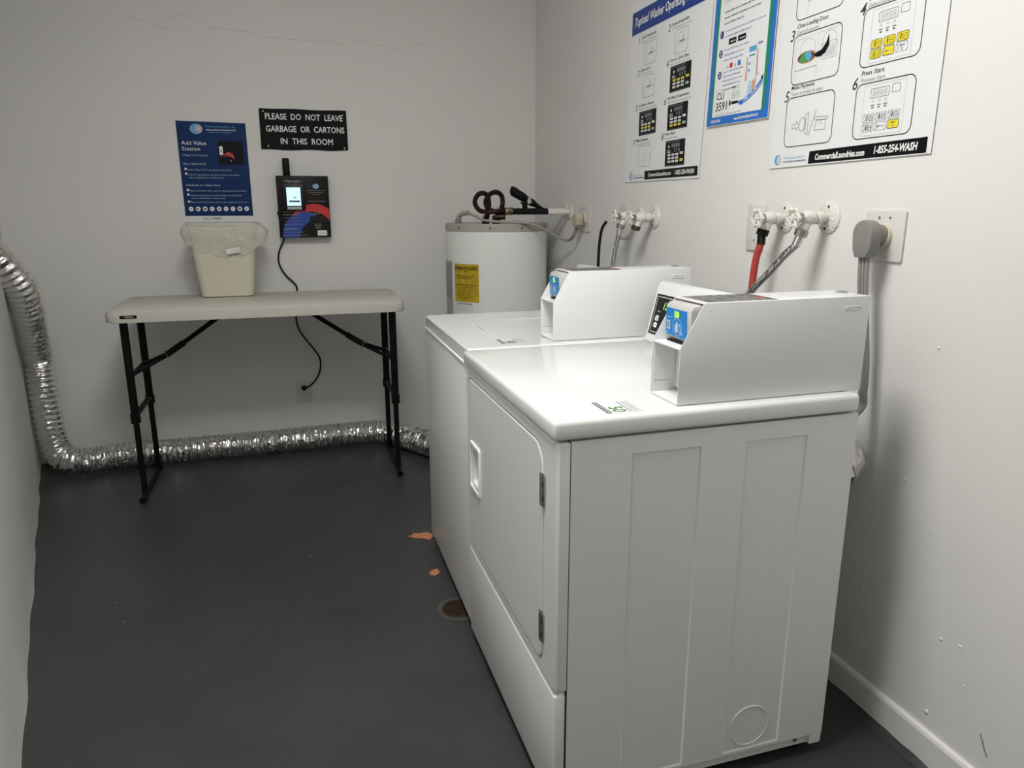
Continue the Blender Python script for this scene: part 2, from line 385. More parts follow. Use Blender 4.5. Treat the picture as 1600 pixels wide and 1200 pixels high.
# ================================================================== laundry machines
H = 0.869
def yz(a, c, d): return (d, a, c)          # outline in (v,z), depth = u (front face looks to -u)
def xz(a, c, d): return (a, d, c)
def console(root, v0, v1, digits):
    b = B(); b.box(0.535, v0, 0.869, 0.672, v1 + .008, 0.8795, enamel, .003)
    b.prism([(0.538, 0.8795), (0.572, 1.022), (0.577, 1.033), (0.588, 1.038), (0.640, 1.030), (0.660, 1.018), (0.668, 0.8795)], xz, v0, v1, enamel_b, .005)
    co = b.obj('console', root)
    # control panel on the sloped face, seen from the front: u to the right = -v
    d = Vector((0.034, 0, 0.1425)).normalized(); nrm = Vector((-d.z, 0, d.x))
    def f(u, w, h): return Vector((0.538, 0, 0.8795)) + d * w + Vector((0, -u, 0)) + nrm * (h + 0.0008)
    p = Print(f); a = -v1 + .014; e = -v0 - .014
    p.rect(a, .014, e, .128, black, 0.0002)
    p.rr(a + .008, .021, e - .008, .121, .001, .0016, white, .0005)
    p.text(digits, a + .050, .088, .020, .040, mat('led_green', (0.2, 0.5, 0.02), .4, emit=(.45, .85, .05), emit_s=1.2), .0006, shear=.3)
    for k in range(3): p.disc(a + .026 + k * .001, .081 - k * .012, .0018, lt_ink, .0006); p.greek(a + .028, .078 - k * .012, .012, .004, lt_ink, .0006, k)
    for j in range(3):
        for k in range(6):
            p.frr(a + .020 + k * .05, .034 + j * .019 if k < 5 else .05, a + .038 + k * .05, .048 + j * .019 if k < 5 else .064, .003, white, .0006)
            p.line([(a + .024 + k * .05, .041 + j * .019), (a + .034 + k * .05, .041 + j * .019)], .002, grey_ink, .0008)
            if k == 0 and j == 1: break
        if j == 1: break
    cp = p.obj('control_panel', co, smooth=0); lab(cp, 'black control panel with a green digital readout')
def cabinet(root, u1, v0, v1, z0, z1, embossed):
    b = B(); g0 = 0.036
    us = [g0, .159, .163, .305, .309, .409, .413, .551, .555, u1]; zs = [.053, .060, .064, .788, .792, z1]
    if embossed:
        def dep(i, j):
            ins = (2 <= i <= 3 or 6 <= i <= 7) and 2 <= j <= 3
            return v0 + (0.0022 if ins else 0.0)
        G = [[b.bm.verts.new((us[i], dep(i, j), zs[j])) for j in range(len(zs))] for i in range(len(us))]
        for i in range(len(us) - 1):
            for j in range(len(zs) - 1): b.face([G[i][j], G[i + 1][j], G[i + 1][j + 1], G[i][j + 1]], enamel_s)
        b.box(g0, v0 + .0030, .053, u1, v1, z1, enamel_s)
        b.box(g0 + .002, v0 + .010, z0, u1 - .03, v1, .055, enamel_s)
        b.box(u1 - .032, v0, z0, u1, v1, .055, enamel_s, .003)
        b.box(g0, v0, z0, g0 + .02, v1, .055, enamel_s)
        b.tube([(u1 - .032, v0 + .0035, .0535), (g0, v0 + .0035, .0535)], .0025, enamel_s, 6)
    else: b.box(g0, v0, z0, u1, v1, z1, enamel_s, .003)
    return b.obj('cabinet', root, smooth=20)
def feet(root, w, dep=.676):
    for u in (.06, dep - .05):
        for v in (.05, w - .05):
            b = B(); b.cyl((u, v, 0), (u, v, .012), .020, black_pl); b.cyl((u, v, .012), (u, v, .03), .008, steel); b.obj('foot', root)

# --- dryer
DX, DY, DR = -0.8799, -2.7737, 0.01067
dr = thing('clothes_dryer', 'white clothes dryer with a hinged front door, nearest the camera', 'dryer', (DX, DY, 0), DR)
feet(dr, .705)
cab = cabinet(dr, .676, .003, .702, .026, .827, True)
b = B(); c0 = rrect(.425, .068, .525, .168, .05, 8)
b.plate(c0, [((p[0] - .475) * .955 + .475, (p[1] - .118) * .955 + .118) for p in c0], lambda a, c, d: (a, d, c), .0035, .0055, enamel_s)
b.prism([((p[0] - .475) * .94 + .475, (p[1] - .118) * .94 + .118) for p in c0], xz, .0048, .0056, enamel_s, .0004)
b.obj('vent_knockout', cab, smooth=20)
b = B(); b.cyl((.611, .014, .040), (.611, .0105, .040), .006, steel, .005, 12); b.obj('screw', cab)
# rounded worktop
b = B(); b.box(0, 0, .830, .676, .705, H, enamel, .010, 4); top = b.obj('worktop', dr)
# front frame with the door opening
outer = rrect(.003, .303, .702, .826, .006); inner = rrect(.072, .327, .674, .803, (.022, .060, .030, .040)[::1])
inner = rrect(.072, .327, .674, .803, (.014, .055, .030, .035))
b = B(); b.plate(outer, inner, yz, .008, .034, enamel_s, .006); b.obj('front_frame', dr, smooth=20)
b = B(); b.box(.024, .05, .31, .0345, .69, .82, dark_gap); b.obj('door_recess', dr)
dout = rrect(.0755, .3305, .6705, .7990, (.012, .053, .028, .033)); din = rrect(.562, .505, .648, .622, .006)
b = B(); b.plate(dout, din, yz, .0065, .022, enamel_s, .002); door = b.obj('door', dr, smooth=20)
b = B(); ho = rrect(.556, .495, .654, .632, .008)
b.plate(ho, din, yz, .0015, .0085, plastic_w, .002)
b.plate(din, rrect(.572, .515, .638, .612, .006), lambda a, c, d: (d, a, c), .008, .021, plastic_w)
b.box(.0215, .56, .50, .0235, .65, .625, plastic_w); h_ = b.obj('handle', door, smooth=20); lab(h_, 'bright white recessed pull handle')
for z in (.711, .415):
    b = B(); b.box(.0035, .062, z - .032, .0075, .086, z + .032, steel, .001)
    b.cyl((.005, .0725, z - .032), (.005, .0725, z + .032), .0045, steel, seg=10)
    for k in (-.016, .014): b.box(.0028, .0655, z + k - .006, .0040, .0705, z + k + .006, dark_gap)
    h_ = b.obj('hinge', door, smooth=20); lab(h_, 'steel hinge')
b = B(); b.box(.008, .003, .030, .034, .702, .2975, enamel_s, .006, 3); b.obj('kick_panel', dr)
b = B(); b.box(.014, .008, .2955, .034, .697, .305, enamel_s); b.box(.033, .006, .03, .037, .70, .826, dark_gap); b.obj('front_seam', dr)
console(dr, .140, .694, '126')
# price sticker on the worktop (the square code on it is left out)
def stick(u0, v0, u1, v1, root, name='price_sticker'):
    def f(u, v, h): return Vector((u, v, H + h + .0004))
    p = Print(f); p.rect(u0, v0, u1, v1, mat('clear_sticker', (.74, .745, .73), .3), 0)
    w = u1 - u0; k = v1 - v0
    p.rect(u0 + .003, v0 + .002, u0 + .0135, v1 - .002, mat('sticker_grey', (.10, .10, .10), .5), .0002)
    for i in range(7): p.rect(u0 + .006, v0 + .006 + i * .0105, u0 + .0105, v0 + .0125 + i * .0105, lt_ink, .0004)
    def g(a, c, h): return Vector((u0 + .020 + c, v0 + .041 - a, H + h + .0004))
    q = Print(g); q.text('50', 0, 0, .026, .036, mat('sticker_green', (.06, .22, .05), .5), .0004, bold=0.02)
    for i in range(4): q.greek(-.033, .031 + i * .007, .070, .004, grey_ink if i % 2 == 0 else lt_ink, .0004, i)
    o = p.obj(name, root, smooth=0); q.obj('sticker_print', o, smooth=0)
    lab(o, 'small printed sticker on the white worktop')
stick(.112, .020, .192, .103, dr)

# --- washer
WX, WY = -0.8752, -2.0595
ws = thing('washing_machine', 'white top-loading washing machine between the dryer and water heater', 'washer', (WX, WY, 0))
WW = .667
feet(ws, WW)
b = B(); b.box(.002, .002, .030, .676, WW - .002, .824, enamel_s, .006, 3); b.obj('cabinet', ws)
b = B(); b.box(-.0015, .004, .8215, .67, WW - .004, .8275, plastic_w, .0015); o = b.obj('lit_edge_strip', ws); lab(o, 'whiter strip for the lit panel edge under the worktop')  # whiter strip stands in for the front panel edge catching light
# worktop with lid opening
b = B(); wo = rrect(.004, 0, .676, WW, .012); wi = rrect(.118, .100, .500, .585, (.02, .02, .03, .03))
b.plate([(p[0], p[1]) for p in wo], wi, lambda a, c, d: (a, c, H - d), 0, .038, enamel, .005); b.obj('worktop', ws, smooth=20)
b = B(); b.box(.10, .08, .835, .52, .60, .850, mat('tub_rim_grey', (.18, .18, .18), .6)); b.obj('tub_cover', ws)
b = B(); b.plate(rrect(.1235, .1055, .4945, .5795, (.018, .018, .028, .028)), rrect(.21, .18, .43, .50, .05), lambda a, c, d: (a, c, H - .0015 - d), 0, .012, enamel, .003)
b.prism(rrect(.20, .17, .44, .51, .05), lambda a, c, d: (a, c, d), H - .0035, H - .0055, enamel)
lid = b.obj('lid', ws, smooth=20)
b = B(); b.prism([(.098, .30), (.119, .26), (.119, .42), (.106, .40)], lambda a, c, d: (a, c, d), H - .0002, H + .0012, enamel)
b.prism([(.1175, .285), (.123, .285), (.123, .365), (.1175, .365)], lambda a, c, d: (a, c, d), H - .002, H - .0002, dark_gap); b.obj('finger_notch', ws)
console(ws, .152, WW - .012, '28')
stick(.112, .045, .185, .118, ws)

# --- payment boxes
def paybox(root_loc, rz, label, where, top_first, amount):
    r = thing('card_payment_box', label, 'payment box', root_loc, rz, None)
    z0 = 0; v0, v1 = .027, .137; Z = lambda z: z - H
    side = [(.263, Z(.8705)), (.695, Z(.8705)), (.695, Z(1.067)), (.310, Z(1.067)), (.263, Z(.981))]
    b = B()
    b.prism(side, xz, v0, v0 + .0018, enamel_b, .0006)
    b.prism(side, xz, v1 - .0018, v1, enamel_b, .0006)
    b.box(.308, v0 + .0005, Z(1.0645), .695, v1 - .0005, Z(1.0672), enamel_b, .001)
    b.box(.264, v0 + .001, Z(.9785), .345, v1 - .001, Z(.9808), enamel_b)       # shelf below the reader
    b.box(.2635, v0 + .001, Z(.8702), .695, v1 - .001, Z(.8730), enamel_b)      # floor
    b.box(.318, v0 + .001, Z(.880), .320, v1 - .001, Z(.979), enamel_b)         # back of the lower pocket
    b.box(.345, v0 + .001, Z(.873), .347, v1 - .001, Z(1.065), enamel_b)
    b.box(.693, v0 + .001, Z(.873), .695, v1 - .001, Z(1.065), enamel_b)
    b.box(.268, v1 - .0032, Z(.897), .316, v1 - .0018, Z(.977), enamel_b)       # liner plates, leave the seams seen in the pocket
    b.box(.268, v1 - .0032, Z(.873), .306, v1 - .0018, Z(.8955), enamel_b)
    hs = b.obj('housing', r)
    b = B(); b.cyl((.292, .062, Z(.873)), (.292, .062, Z(.877)), .008, steel, .006, 14); b.obj('screw', hs)
    for (u, z, rr_) in ((.283, .915, .0022), (.527, .966, .0028), (.528, .918, .0028), (.325, 1.052, .002), (.683, 1.052, .002), (.683, 1.02, .002), (.683, .96, .002), (.68, .885, .002)):
        b = B(); b.lathe([(rr_, 0), (rr_ * .8, .0006), (rr_ * .3, .0009)], (u, v0 + .0001, Z(z)), enamel_b, 10, ax=(0, -1, 0)); b.obj('dimple', hs)
    b = B(); P = rrect(.633, Z(1.0385), .674, Z(1.0485), .0035, 3)
    b.plate(P, rrect(.6365, Z(1.0405), .6715, Z(1.0465), .002, 3), xz, v0 - .0012, v0 + .0002, enamel_b, .001); b.obj('finger_slot', hs)
    # lock and labels on top
    b = B(); b.lathe([(.0125, 0), (.0125, .002), (.010, .0032), (.007, .0032), (.007, .0015), (.004, .0015)], (.676, .088, Z(1.0672)), chrome, 24); o = b.obj('lock', r); lab(o, 'round chrome lock')
    def f(u, v, h): return Vector((u, v, Z(1.0672) + h + .0003))
    p = Print(f); p.rect(.322, .034, .480, .134, mat('label_dark', (.085, .08, .075), .45), 0)
    for i in range(7):
        for j in range(4):
            if (i * 3 + j) % 7: p.rect(.330 + i * .020, .040 + j * .024, .3325 + i * .020, .058 + j * .024, lt_ink if (i + j) % 3 else white, .0002); p.rect(.336 + i * .020, .040 + j * .024, .3375 + i * .020, .052 + j * .024, lt_ink, .0002)
    p.rect(.455, .05, .459, .11, red, .0003); p.rect(.46, .06, .47, .075, red, .0003)
    for i in range(4): p.rect(.298 + .012, .04 + i * .022, .315, .055 + i * .022, mat('label_pink', (.75, .45, .40), .5), .0002)
    for i in range(5): p.rect(.50 + i * .022, .045, .502 + i * .022, .12, mat('label_pale', (.66, .60, .58), .5), .0001)
    o = p.obj('top_label', r, smooth=0); lab(o, 'dark printed label')
    # card reader
    b = B()
    prof = [(.288, Z(.997)), (.286, Z(1.050)), (.292, Z(1.0600)), (.330, Z(1.0630)), (.345, Z(1.060)), (.345, Z(.985)), (.300, Z(.984))]
    b.prism(prof, xz, .0335, .1315, plastic_g, .006)
    rd = b.obj('card_reader', r); lab(rd, 'light grey card reader with a blue face')
    dz = Vector((-.002, 0, .053)).normalized()
    def g(u, v, h): return Vector((.288 - h - .0006, 0, Z(.997))) + dz * v + Vector((0, -u, 0))
    q = Print(g)
    q.poly([(-.127, -.001), (-.060, -.003), (-.053, -.008), (-.047, -.003), (-.047, .052), (-.127, .052)], mat('reader_blue', (.012, .21, .60), .3), 0)
    q.rect(-.090, .036, -.072, .048, mat('led_window_dim', (.12, .14, .05), .5), .0002)
    q.text(amount, -.094, .036, .0115, .018, mat('led_lime', (.2, .6, .05), .4, emit=(.35, 1., .05), emit_s=1.6), .0004, bold=.03)
    q.greek(-.122, .033, .020, .0025, blue_p, .0003)
    q.rect(-.123, .009, -.110, .027, blue_p, .0003); q.rect(-.120, .012, -.113, .024, mat('ink_taupe', (.30, .25, .24), .5), .0005)
    q.circ(-.083, .017, .0175, .0012, blue_p, .0003)
    q.poly([(-.093, .010), (-.086, .004), (-.080, .010), (-.079, .022), (-.084, .029), (-.092, .020)], blue_p, .0004)
    q.line([(-.074, .024), (-.070, .012), (-.064, .004)], .003, blue_p, .0004); q.line([(-.078, .012), (-.070, .004)], .002, blue_p, .0004)
    q.disc(-.121, .003, .0015, white, .0003)
    q.obj('reader_face', rd, smooth=0)
    b = B(); b.box(.2905, .045, Z(.9810), .343, .128, Z(.9845), dark_gap); b.obj('reader_gap', rd)
    return r
paybox((DX, DY, H), DR, 'white steel card payment box with blue reader on the dryer', 'dryer', 0, '50')
paybox((WX, WY + .012, H), 0, 'white steel card payment box with blue reader on the washing machine', 'washer', 0, '5')

# ================================================================== water heater
HX, HY, HR = -.314, -.33, .256
wh = thing('water_heater', 'white cylindrical electric water heater in the room corner', 'water heater', (HX, HY, 0))
b = B(); b.lathe([(HR, .05), (HR, 1.128), (HR - .003, 1.131)], (0, 0, 0), heater_m, 72); tank = b.obj('tank', wh)
b = B(); b.lathe([(HR + .0015, 1.131), (HR + .0015, 1.163), (HR - .003, 1.167), (HR - .010, 1.167), (HR - .012, 1.162), (0.001, 1.160)], (0, 0, 0), heater_t, 72); b.obj('top_cap', wh)
b = B(); b.lathe([(HR - .02, 0), (HR - .02, .05)], (0, 0, 0), dark_gap, 48); b.obj('base', wh)
for a in (-150, -112, -77, -40):
    a = math.radians(a); d = Vector((math.cos(a), math.sin(a), 0)); b = B(); b.cyl(d * (HR - .002) + Vector((0, 0, 1.147)), d * (HR + .004) + Vector((0, 0, 1.147)), .004, dark_gap, seg=8); b.obj('rim_screw', wh)
def cyl_fn(R):
    def f(u, v, h): a = u / R; return Vector(((R + h) * math.cos(a), (R + h) * math.sin(a), v))
    return f
p = Print(cyl_fn(HR)); a0 = math.radians(-197) * HR; a1 = math.radians(-164.5) * HR
p.rect(a0, .15, a1, .985, mat('access_panel_grey', (.42, .41, .39), .5), .003, 10)
p.rect(a0 + .006, .80, a1 - .004, .975, mat('access_panel_dark', (.30, .29, .28), .5), .0035, 8); p.obj('access_panel', tank, smooth=30)
p = Print(cyl_fn(HR)); A = lambda d: math.radians(d) * HR
l0, l1 = A(-158.6), A(-125.0)
p.rect(l0 - .006, .745, l1 + .008, .985, white, .0012, 12); p.rect(l0, .792, l1, .976, yellow_o, .0016, 12)
p.text('ENERGYGUIDE', l0 + .004, .948, .015, (l1 - l0) - .010, black, .0020, bold=.03)
p.poly([((l0 + l1) / 2 - .006, .944), ((l0 + l1) / 2, .934), ((l0 + l1) / 2 + .006, .944)], black, .0022)
p.greek(l0 + .01, .916, .12, .006, brown_ink, .002); p.greek(l0 + .02, .906, .09, .006, brown_ink, .002)
p.rect(l0 + .005, .874, l1 - .005, .8775, brown_ink, .002, 8)
for i in range(6): p.greek(l0 + .01 + (i % 3) * .008, .862 - i * .010, .11 - (i % 2) * .02, .003, brown_ink, .002, i)
p.text('DO NOT RETURN', l0 + .014, .778, .0085, .10, black, .002, bold=.02)
for i in range(3): p.greek(l0 + .014, .769 - i * .008, .105, .003, lt_ink, .002, i)
o = p.obj('energy_label', tank, smooth=30); lab(o, 'stained yellow energy guide label')
# pipe work on top of it
b = B()
L1 = [(-.399, -.44, 1.165), (-.399, -.47, 1.20), (-.402, -.51, 1.235), (-.402, -.52, 1.262), (-.409, -.52, 1.297), (-.433, -.52, 1.309), (-.458, -.52, 1.298), (-.471, -.52, 1.265), (-.452, -.53, 1.230), (-.418, -.54, 1.223), (-.36, -.55, 1.224), (-.335, -.56, 1.225)]
off = Vector((HX, HY, 0))
def corr(i, k, r, p): return r * (1 + .10 * (1 if i % 2 else -1))
b.tube([Vector(q) - off for q in spline(L1, 10)], .0115, copper_d, 12, rf=corr)
b.obj('flexible_pipe', wh)
b = B(); L2 = [(-.337, -.42, 1.165), (-.337, -.47, 1.20), (-.337, -.52, 1.245), (-.338, -.53, 1.285), (-.352, -.53, 1.307), (-.376, -.53, 1.313), (-.403, -.53, 1.300), (-.421, -.53, 1.267), (-.408, -.54, 1.235), (-.370, -.545, 1.221), (-.335, -.52, 1.222)]
b.tube([Vector(q) - off for q in spline(L2, 10)], .0115, copper_d, 12, rf=corr); b.obj('flexible_pipe', wh)
for x, y in ((-.399, -.44), (-.337, -.42)):
    b = B(); b.cyl(Vector((x, y, 1.160)) - off, Vector((x, y, 1.190)) - off, .019, copper_d, seg=6); b.cyl(Vector((x, y, 1.19)) - off, Vector((x, y, 1.205)) - off, .014, brass, seg=12); b.obj('pipe_nut', wh)
b = B(); b.cyl(Vector((-.37, -.52, 1.205)) - off, Vector((-.37, -.52, 1.165)) - off, .016, copper_d, seg=12); b.cyl(Vector((-.375, -.53, 1.20)) - off, Vector((-.33, -.55, 1.20)) - off, .015, copper_d, seg=10); b.box(-.38 - HX, -.53 - HY, 1.225, -.35 - HX, -.50 - HY, 1.245, steel, .003); b.obj('relief_valve', wh)
b = B(); b.cyl(Vector((-.336, -.56, 1.225)) - off, Vector((-.300, -.56, 1.225)) - off, .017, brass, seg=8); b.cyl(Vector((-.331, -.56, 1.225)) - off, Vector((-.326, -.56, 1.225)) - off, .019, chrome, seg=16); b.cyl(Vector((-.305, -.56, 1.225)) - off, Vector((-.300, -.56, 1.225)) - off, .019, brass, seg=16); b.obj('coupling', wh)
b = B(); pts = [(-.300 + .0085 * i, -.56, 1.224) for i in range(22)]
b.tube([Vector(q) - off for q in pts], [.015 + .003 * noise.noise(Vector((i * .9, 0, 0))) for i in range(22)], foam_m, 12); b.obj('pipe_insulation', wh)
b = B(); pts = spline([(-.310, -.57, 1.318), (-.296, -.57, 1.316), (-.268, -.57, 1.300), (-.240, -.57, 1.286), (-.215, -.565, 1.272), (-.180, -.56, 1.254), (-.150, -.56, 1.234), (-.125, -.56, 1.226)], 4)
rr_ = [.012, .019, .022, .022, .022, .022, .022, .021, .021, .021, .021, .020, .018, .016, .015, .017, .019, .018, .017, .014, .012, .011, .011, .010, .010, .010, .010, .010, .010]
b.tube([Vector(q) - off for q in pts], rr_[:len(pts)], foam_m, 12); b.obj('pipe_insulation', wh)
b = B(); b.cyl(Vector((-.236, -.56, 1.226)) - off, Vector((-.236, -.565, 1.275)) - off, .013, foam_m, seg=10)
b.box(-.252 - HX, -.58 - HY, 1.258, -.222 - HX, -.545 - HY, 1.270, foam_m, .002); b.cyl(Vector((-.225, -.565, 1.288)) - off, Vector((-.214, -.565, 1.262)) - off, .0195, chrome, seg=14); b.obj('shut_off_valve', wh)
b = B(); b.tube([(x - HX, -.56 - HY, 1.220) for x in (-.118, -.10, -.06, -.012, .0 - .004)], [.011, .0145, .0145, .013, .013], paint_pipe, 14)
b.tube([(x - HX, -.50 - HY, 1.228) for x in (-.12, -.06, -.005)], .011, paint_pipe, 12); b.obj('wall_pipe', wh)
def escutcheon(root, y, z, R=.040, name='wall_flange', holes=True):
    b = B(); b.lathe([(R, 0), (R, .003), (R - .004, .0065), (.016, .008)], (0, y, z), paint_pipe, 32, ax=(-1, 0, 0))
    if holes:
        for s_ in (-1, 1): b.cyl((-.0078, y - .004 * s_, z + s_ * R * .68), (-.0086, y - .004 * s_, z + s_ * R * .68), .0032, dark_gap, seg=8)
    o = b.obj(name, root); return o
e = escutcheon(wh, 0, 0, .036); e.location = (-HX - .001, -.56 - HY, 1.218)
e = escutcheon(wh, 0, 0, .036); e.location = (-HX - .001, -.50 - HY, 1.226)
# heater power cable, from the conduit fitting on top to the wall outlet
b = B()
b.cyl(Vector((-.523, -.385, 1.160)) - off, Vector((-.523, -.385, 1.168)) - off, .022, grey_pl); b.cyl(Vector((-.523, -.385, 1.168)) - off, Vector((-.522, -.385, 1.188)) - off, .0155, grey_pl, seg=8)
b.tube([Vector(q) - off for q in spline([(-.522, -.385, 1.185), (-.518, -.39, 1.202), (-.505, -.41, 1.214), (-.485, -.44, 1.218)], 5)], .0115, grey_lt, 10)
b.obj('conduit_elbow', wh)
b = B(); cp = spline([(-.486, -.44, 1.2175), (-.46, -.48, 1.203), (-.43, -.52, 1.185), (-.35, -.56, 1.176), (-.28, -.575, 1.174), (-.21, -.60, 1.165), (-.14, -.61, 1.135), (-.09, -.62, 1.105), (-.055, -.65, 1.090), (-.047, -.69, 1.098), (-.045, -.725, 1.122), (-.040, -.745, 1.150)], 6)
b.tube([Vector(q) - off for q in cp], .0062, grey_lt, 8, rx=1.5); b.obj('power_cord', wh)
b = B(); b.prism([(-.737, 1.155), (-.762, 1.150), (-.782, 1.165), (-.787, 1.195), (-.775, 1.212), (-.745, 1.214), (-.733, 1.198)], lambda a, c, d: (d - HX, a - HY, c), -.060, -.024, beige_pl, .005)
b.obj('plug', wh)

def cover_plate(label, y0, z0, y1, z1, wall='r', kind='blank'):
    cy, cz = (y0 + y1) / 2, (z0 + z1) / 2
    t = thing('wall_outlet', label, 'outlet', (0, cy, cz) if wall == 'r' else (cy, 0, cz), 0 if wall == 'r' else PI / 2)
    w, h = abs(y1 - y0) / 2, (z1 - z0) / 2
    b = B(); b.prism(rrect(-w, -h, w, h, .004, 3), lambda a, c, d: (d, a, c), -.0005, -.0065, plate_m, .002); b.obj('cover_plate', t)
    if kind == 'round':
        b = B(); b.lathe([(.028, 0), (.028, .010), (.025, .013), (.020, .013)], (-.006, 0, 0), mat('cream_plastic', (.62, .55, .42), .45), 32, ax=(-1, 0, 0)); b.obj('socket', t)
        for s_, q in ((1, 1), (-1, 1), (0, -1)):
            b = B(); b.cyl((-.0064, s_ * .016, q * .041), (-.0078, s_ * .016, q * .041), .0028, steel, seg=10); b.obj('screw', t)
    if kind == 'duplex':
        for s_ in (1, -1):
            b = B(); b.prism([(math.cos(i * PI / 8) * .0165, max(-.0135, min(.0135, math.sin(i * PI / 8) * .0165)) + s_ * .020) for i in range(16)], lambda a, c, d: (d, a, c), -.006, -.0085, plate_m, .0006)
            for q in (-.006, .006): b.box(-.0088, q - .0011, s_ * .020 + .001, -.0084, q + .0011, s_ * .020 + .008, dark_gap)
            b.cyl((-.0084, 0, s_ * .020 - .007), (-.0088, 0, s_ * .020 - .007), .0022, dark_gap, seg=8); b.obj('socket', t)
    if kind == 'blank':
        for q in (-1, 1):
            b = B(); b.cyl((-.0064, 0, q * h * .55), (-.0075, 0, q * h * .55), .003, steel, seg=8); b.obj('screw', t)
    return t
cover_plate('painted outlet plate with a beige plug and cable from the water heater', -.690, 1.132, -.820, 1.252, kind='round')
cover_plate('painted wall plate behind the white valves over the washing machine', -1.215, 1.118, -1.140, 1.254)
cover_plate('painted wall plate behind the red hose valve', -2.112, 1.118, -2.030, 1.250)
cover_plate('square painted outlet plate with a big grey dryer plug', -2.505, 1.121, -2.622, 1.2345, kind='round')

# ================================================================== valves and hoses
def valve(label, y, z, L, angle, nut_m, painted=True, cap=False, fl=.040, wheel=True):
    """hose valve on a stub pipe reaching L metres off the right wall"""
    t = thing('hose_valve', label, 'valve', (0, y, z))
    e = escutcheon(t, 0, 0, fl)
    e.location = (-.0005, 0, 0)
    m = paint_pipe
    b = B(); k = L / .12
    b.tube([(-.002, 0, 0), (-.030 * k, 0, 0)], .0115, m, 14)
    b.lathe([(.0125, .024 * k), (.0165, .026 * k), (.0165, .040 * k), (.0125, .042 * k), (.0155, .046 * k), (.0175, .052 * k), (.0175, .072 * k), (.014, .078 * k), (.0125, .084 * k)], (0, 0, 0), m, 20, ax=(-1, 0, 0))
    b.tube([(-.060 * k, 0, 0), (-.066 * k - .004, .002, -.020), (-.070 * k - .006, .004, -.032)], [.013, .0125, .013], m, 14)
    b.obj('body', t)
    b = B(); b.cyl((-.083 * k, 0, 0), (-.092 * k, 0, 0), .013, steel, seg=6); b.cyl((-.09 * k, 0, 0), (-.108 * k, 0, 0), .005, m, seg=10); b.obj('packing_nut', t)
    if wheel:
        b = B(); ax = (-1, 0, -.12)
        b.torus((-.108 * k, 0, 0), ax, .021, .0048, m, 30, 8, rx=lambda a: 1 + .13 * math.cos(6 * a))
        for i in range(3):
            a = i * PI / 3; d = Vector((0, math.cos(a), math.sin(a))) * .020; c = Vector((-.108 * k, 0, 0)); b.cyl(c - d, c + d, .0035, m, seg=8)
        b.cyl((-.100 * k, 0, 0), (-.114 * k, 0, 0), .007, m, seg=12); b.obj('hand_wheel', t)
    p0 = Vector((-.070 * k - .006, .004, -.030)); p1 = p0 + Vector((-.004, .002, -.016))
    b = B(); b.cyl(p0, p1, .0175, nut_m, .0165, seg=10); b.obj('hose_nut', t)
    return t, Vector((0, y, z)) + p1
def hose(name, label, pts, r, m, ferrule=None, cat='hose'):
    b = B(); b.tube(spline(pts, 8), r, m, 12); 
    if ferrule is None: o = b.obj(name); return tag(o, label, cat)
    t = thing(name, label, cat, pts[0]); o = b.obj('hose', t); o.location = -Vector(pts[0])
    d = (Vector(pts[1]) - Vector(pts[0])).normalized()
    b = B(); b.cyl(Vector((0, 0, 0)) - d * .002, d * .026, r * 1.15, ferrule, seg=14); o = b.obj('ferrule', t); lab(o, 'short end sleeve')
    return t
v1, p1 = valve('white-painted valve nearest the round grey dryer plug, with its steel braided hose', -2.373, 1.2165, .118, 0, steel)
v2, p2 = valve('white-painted valve feeding the red hose', -2.200, 1.213, .100, 0, black_pl)
hose('steel_hose', 'braided steel hose curving down behind the dryer', [p1, (-.086, -2.365, 1.150), (-.100, -2.345, 1.125), (-.112, -2.30, 1.075), (-.118, -2.24, 1.022), (-.125, -2.19, .96), (-.13, -2.13, .80)], .0095, braid, chrome)
hose('red_hose', 'red rubber hose hanging down behind the dryer', [p2, (-.071, -2.198, 1.15), (-.078, -2.19, 1.10), (-.080, -2.185, 1.03), (-.08, -2.18, .95), (-.08, -2.17, .80)], .0098, red_hose, black_pl)
v3, p3 = valve('white-painted valve with a dark screw cap over the washing machine', -1.437, 1.205, .118, 0, mat('rusty_cap', (.07, .05, .035), .5, .5), fl=.040)
v4, p4 = valve('white-painted valve feeding a braided hose over the washing machine', -1.310, 1.208, .122, 0, steel, fl=.036)
hose('braided_hose', 'grey braided hose hanging down behind the washing machine', [p4, (-.084, -1.304, 1.145), (-.094, -1.300, 1.09), (-.104, -1.300, 1.03), (-.106, -1.30, .96), (-.10, -1.30, .80)], .0085, braid, chrome)
hose('drain_hose', 'thin black hose running down behind the washing machine', [(-.124, -1.27, 1.19), (-.138, -1.26, 1.160), (-.146, -1.258, 1.107), (-.148, -1.255, 1.03), (-.145, -1.25, .95), (-.14, -1.25, .80)], .0058, black_pl)
# dryer plug and cord
t = thing('dryer_power_cord', 'grey three-strand dryer power cord with a large grey plug', 'power cord', (-.054, -2.567, 1.178))
b = B(); R = .030
out = [(R * math.cos(math.radians(a)), .006 + R * math.sin(math.radians(a))) for a in range(0, 181, 20)] + [(-.026, -.030), (-.018, -.048), (.016, -.048), (.027, -.030)]
b.prism(out, lambda a, c, d: (d, -a, c), -.016, .014, grey_pl, .004); b.cyl((.010, 0, .004), (.042, 0, .003), .026, grey_pl, .022, seg=20); b.obj('plug', t)
for k in (-1, 0, 1):
    b = B(); b.tube(spline([(0, .0100 * k + .002, -.046), (-.004, .0098 * k - .008, -.11), (.0, .0092 * k - .020, -.20), (.008, .008 * k - .028, -.29), (.008, .007 * k - .033, -.355), (.005, .007 * k - .035, -.395), (-.05, .007 * k - .036, -.428), (-.149, .007 * k - .036, -.434)], 6), .0052, grey_pl, 8); b.obj('strand', t)

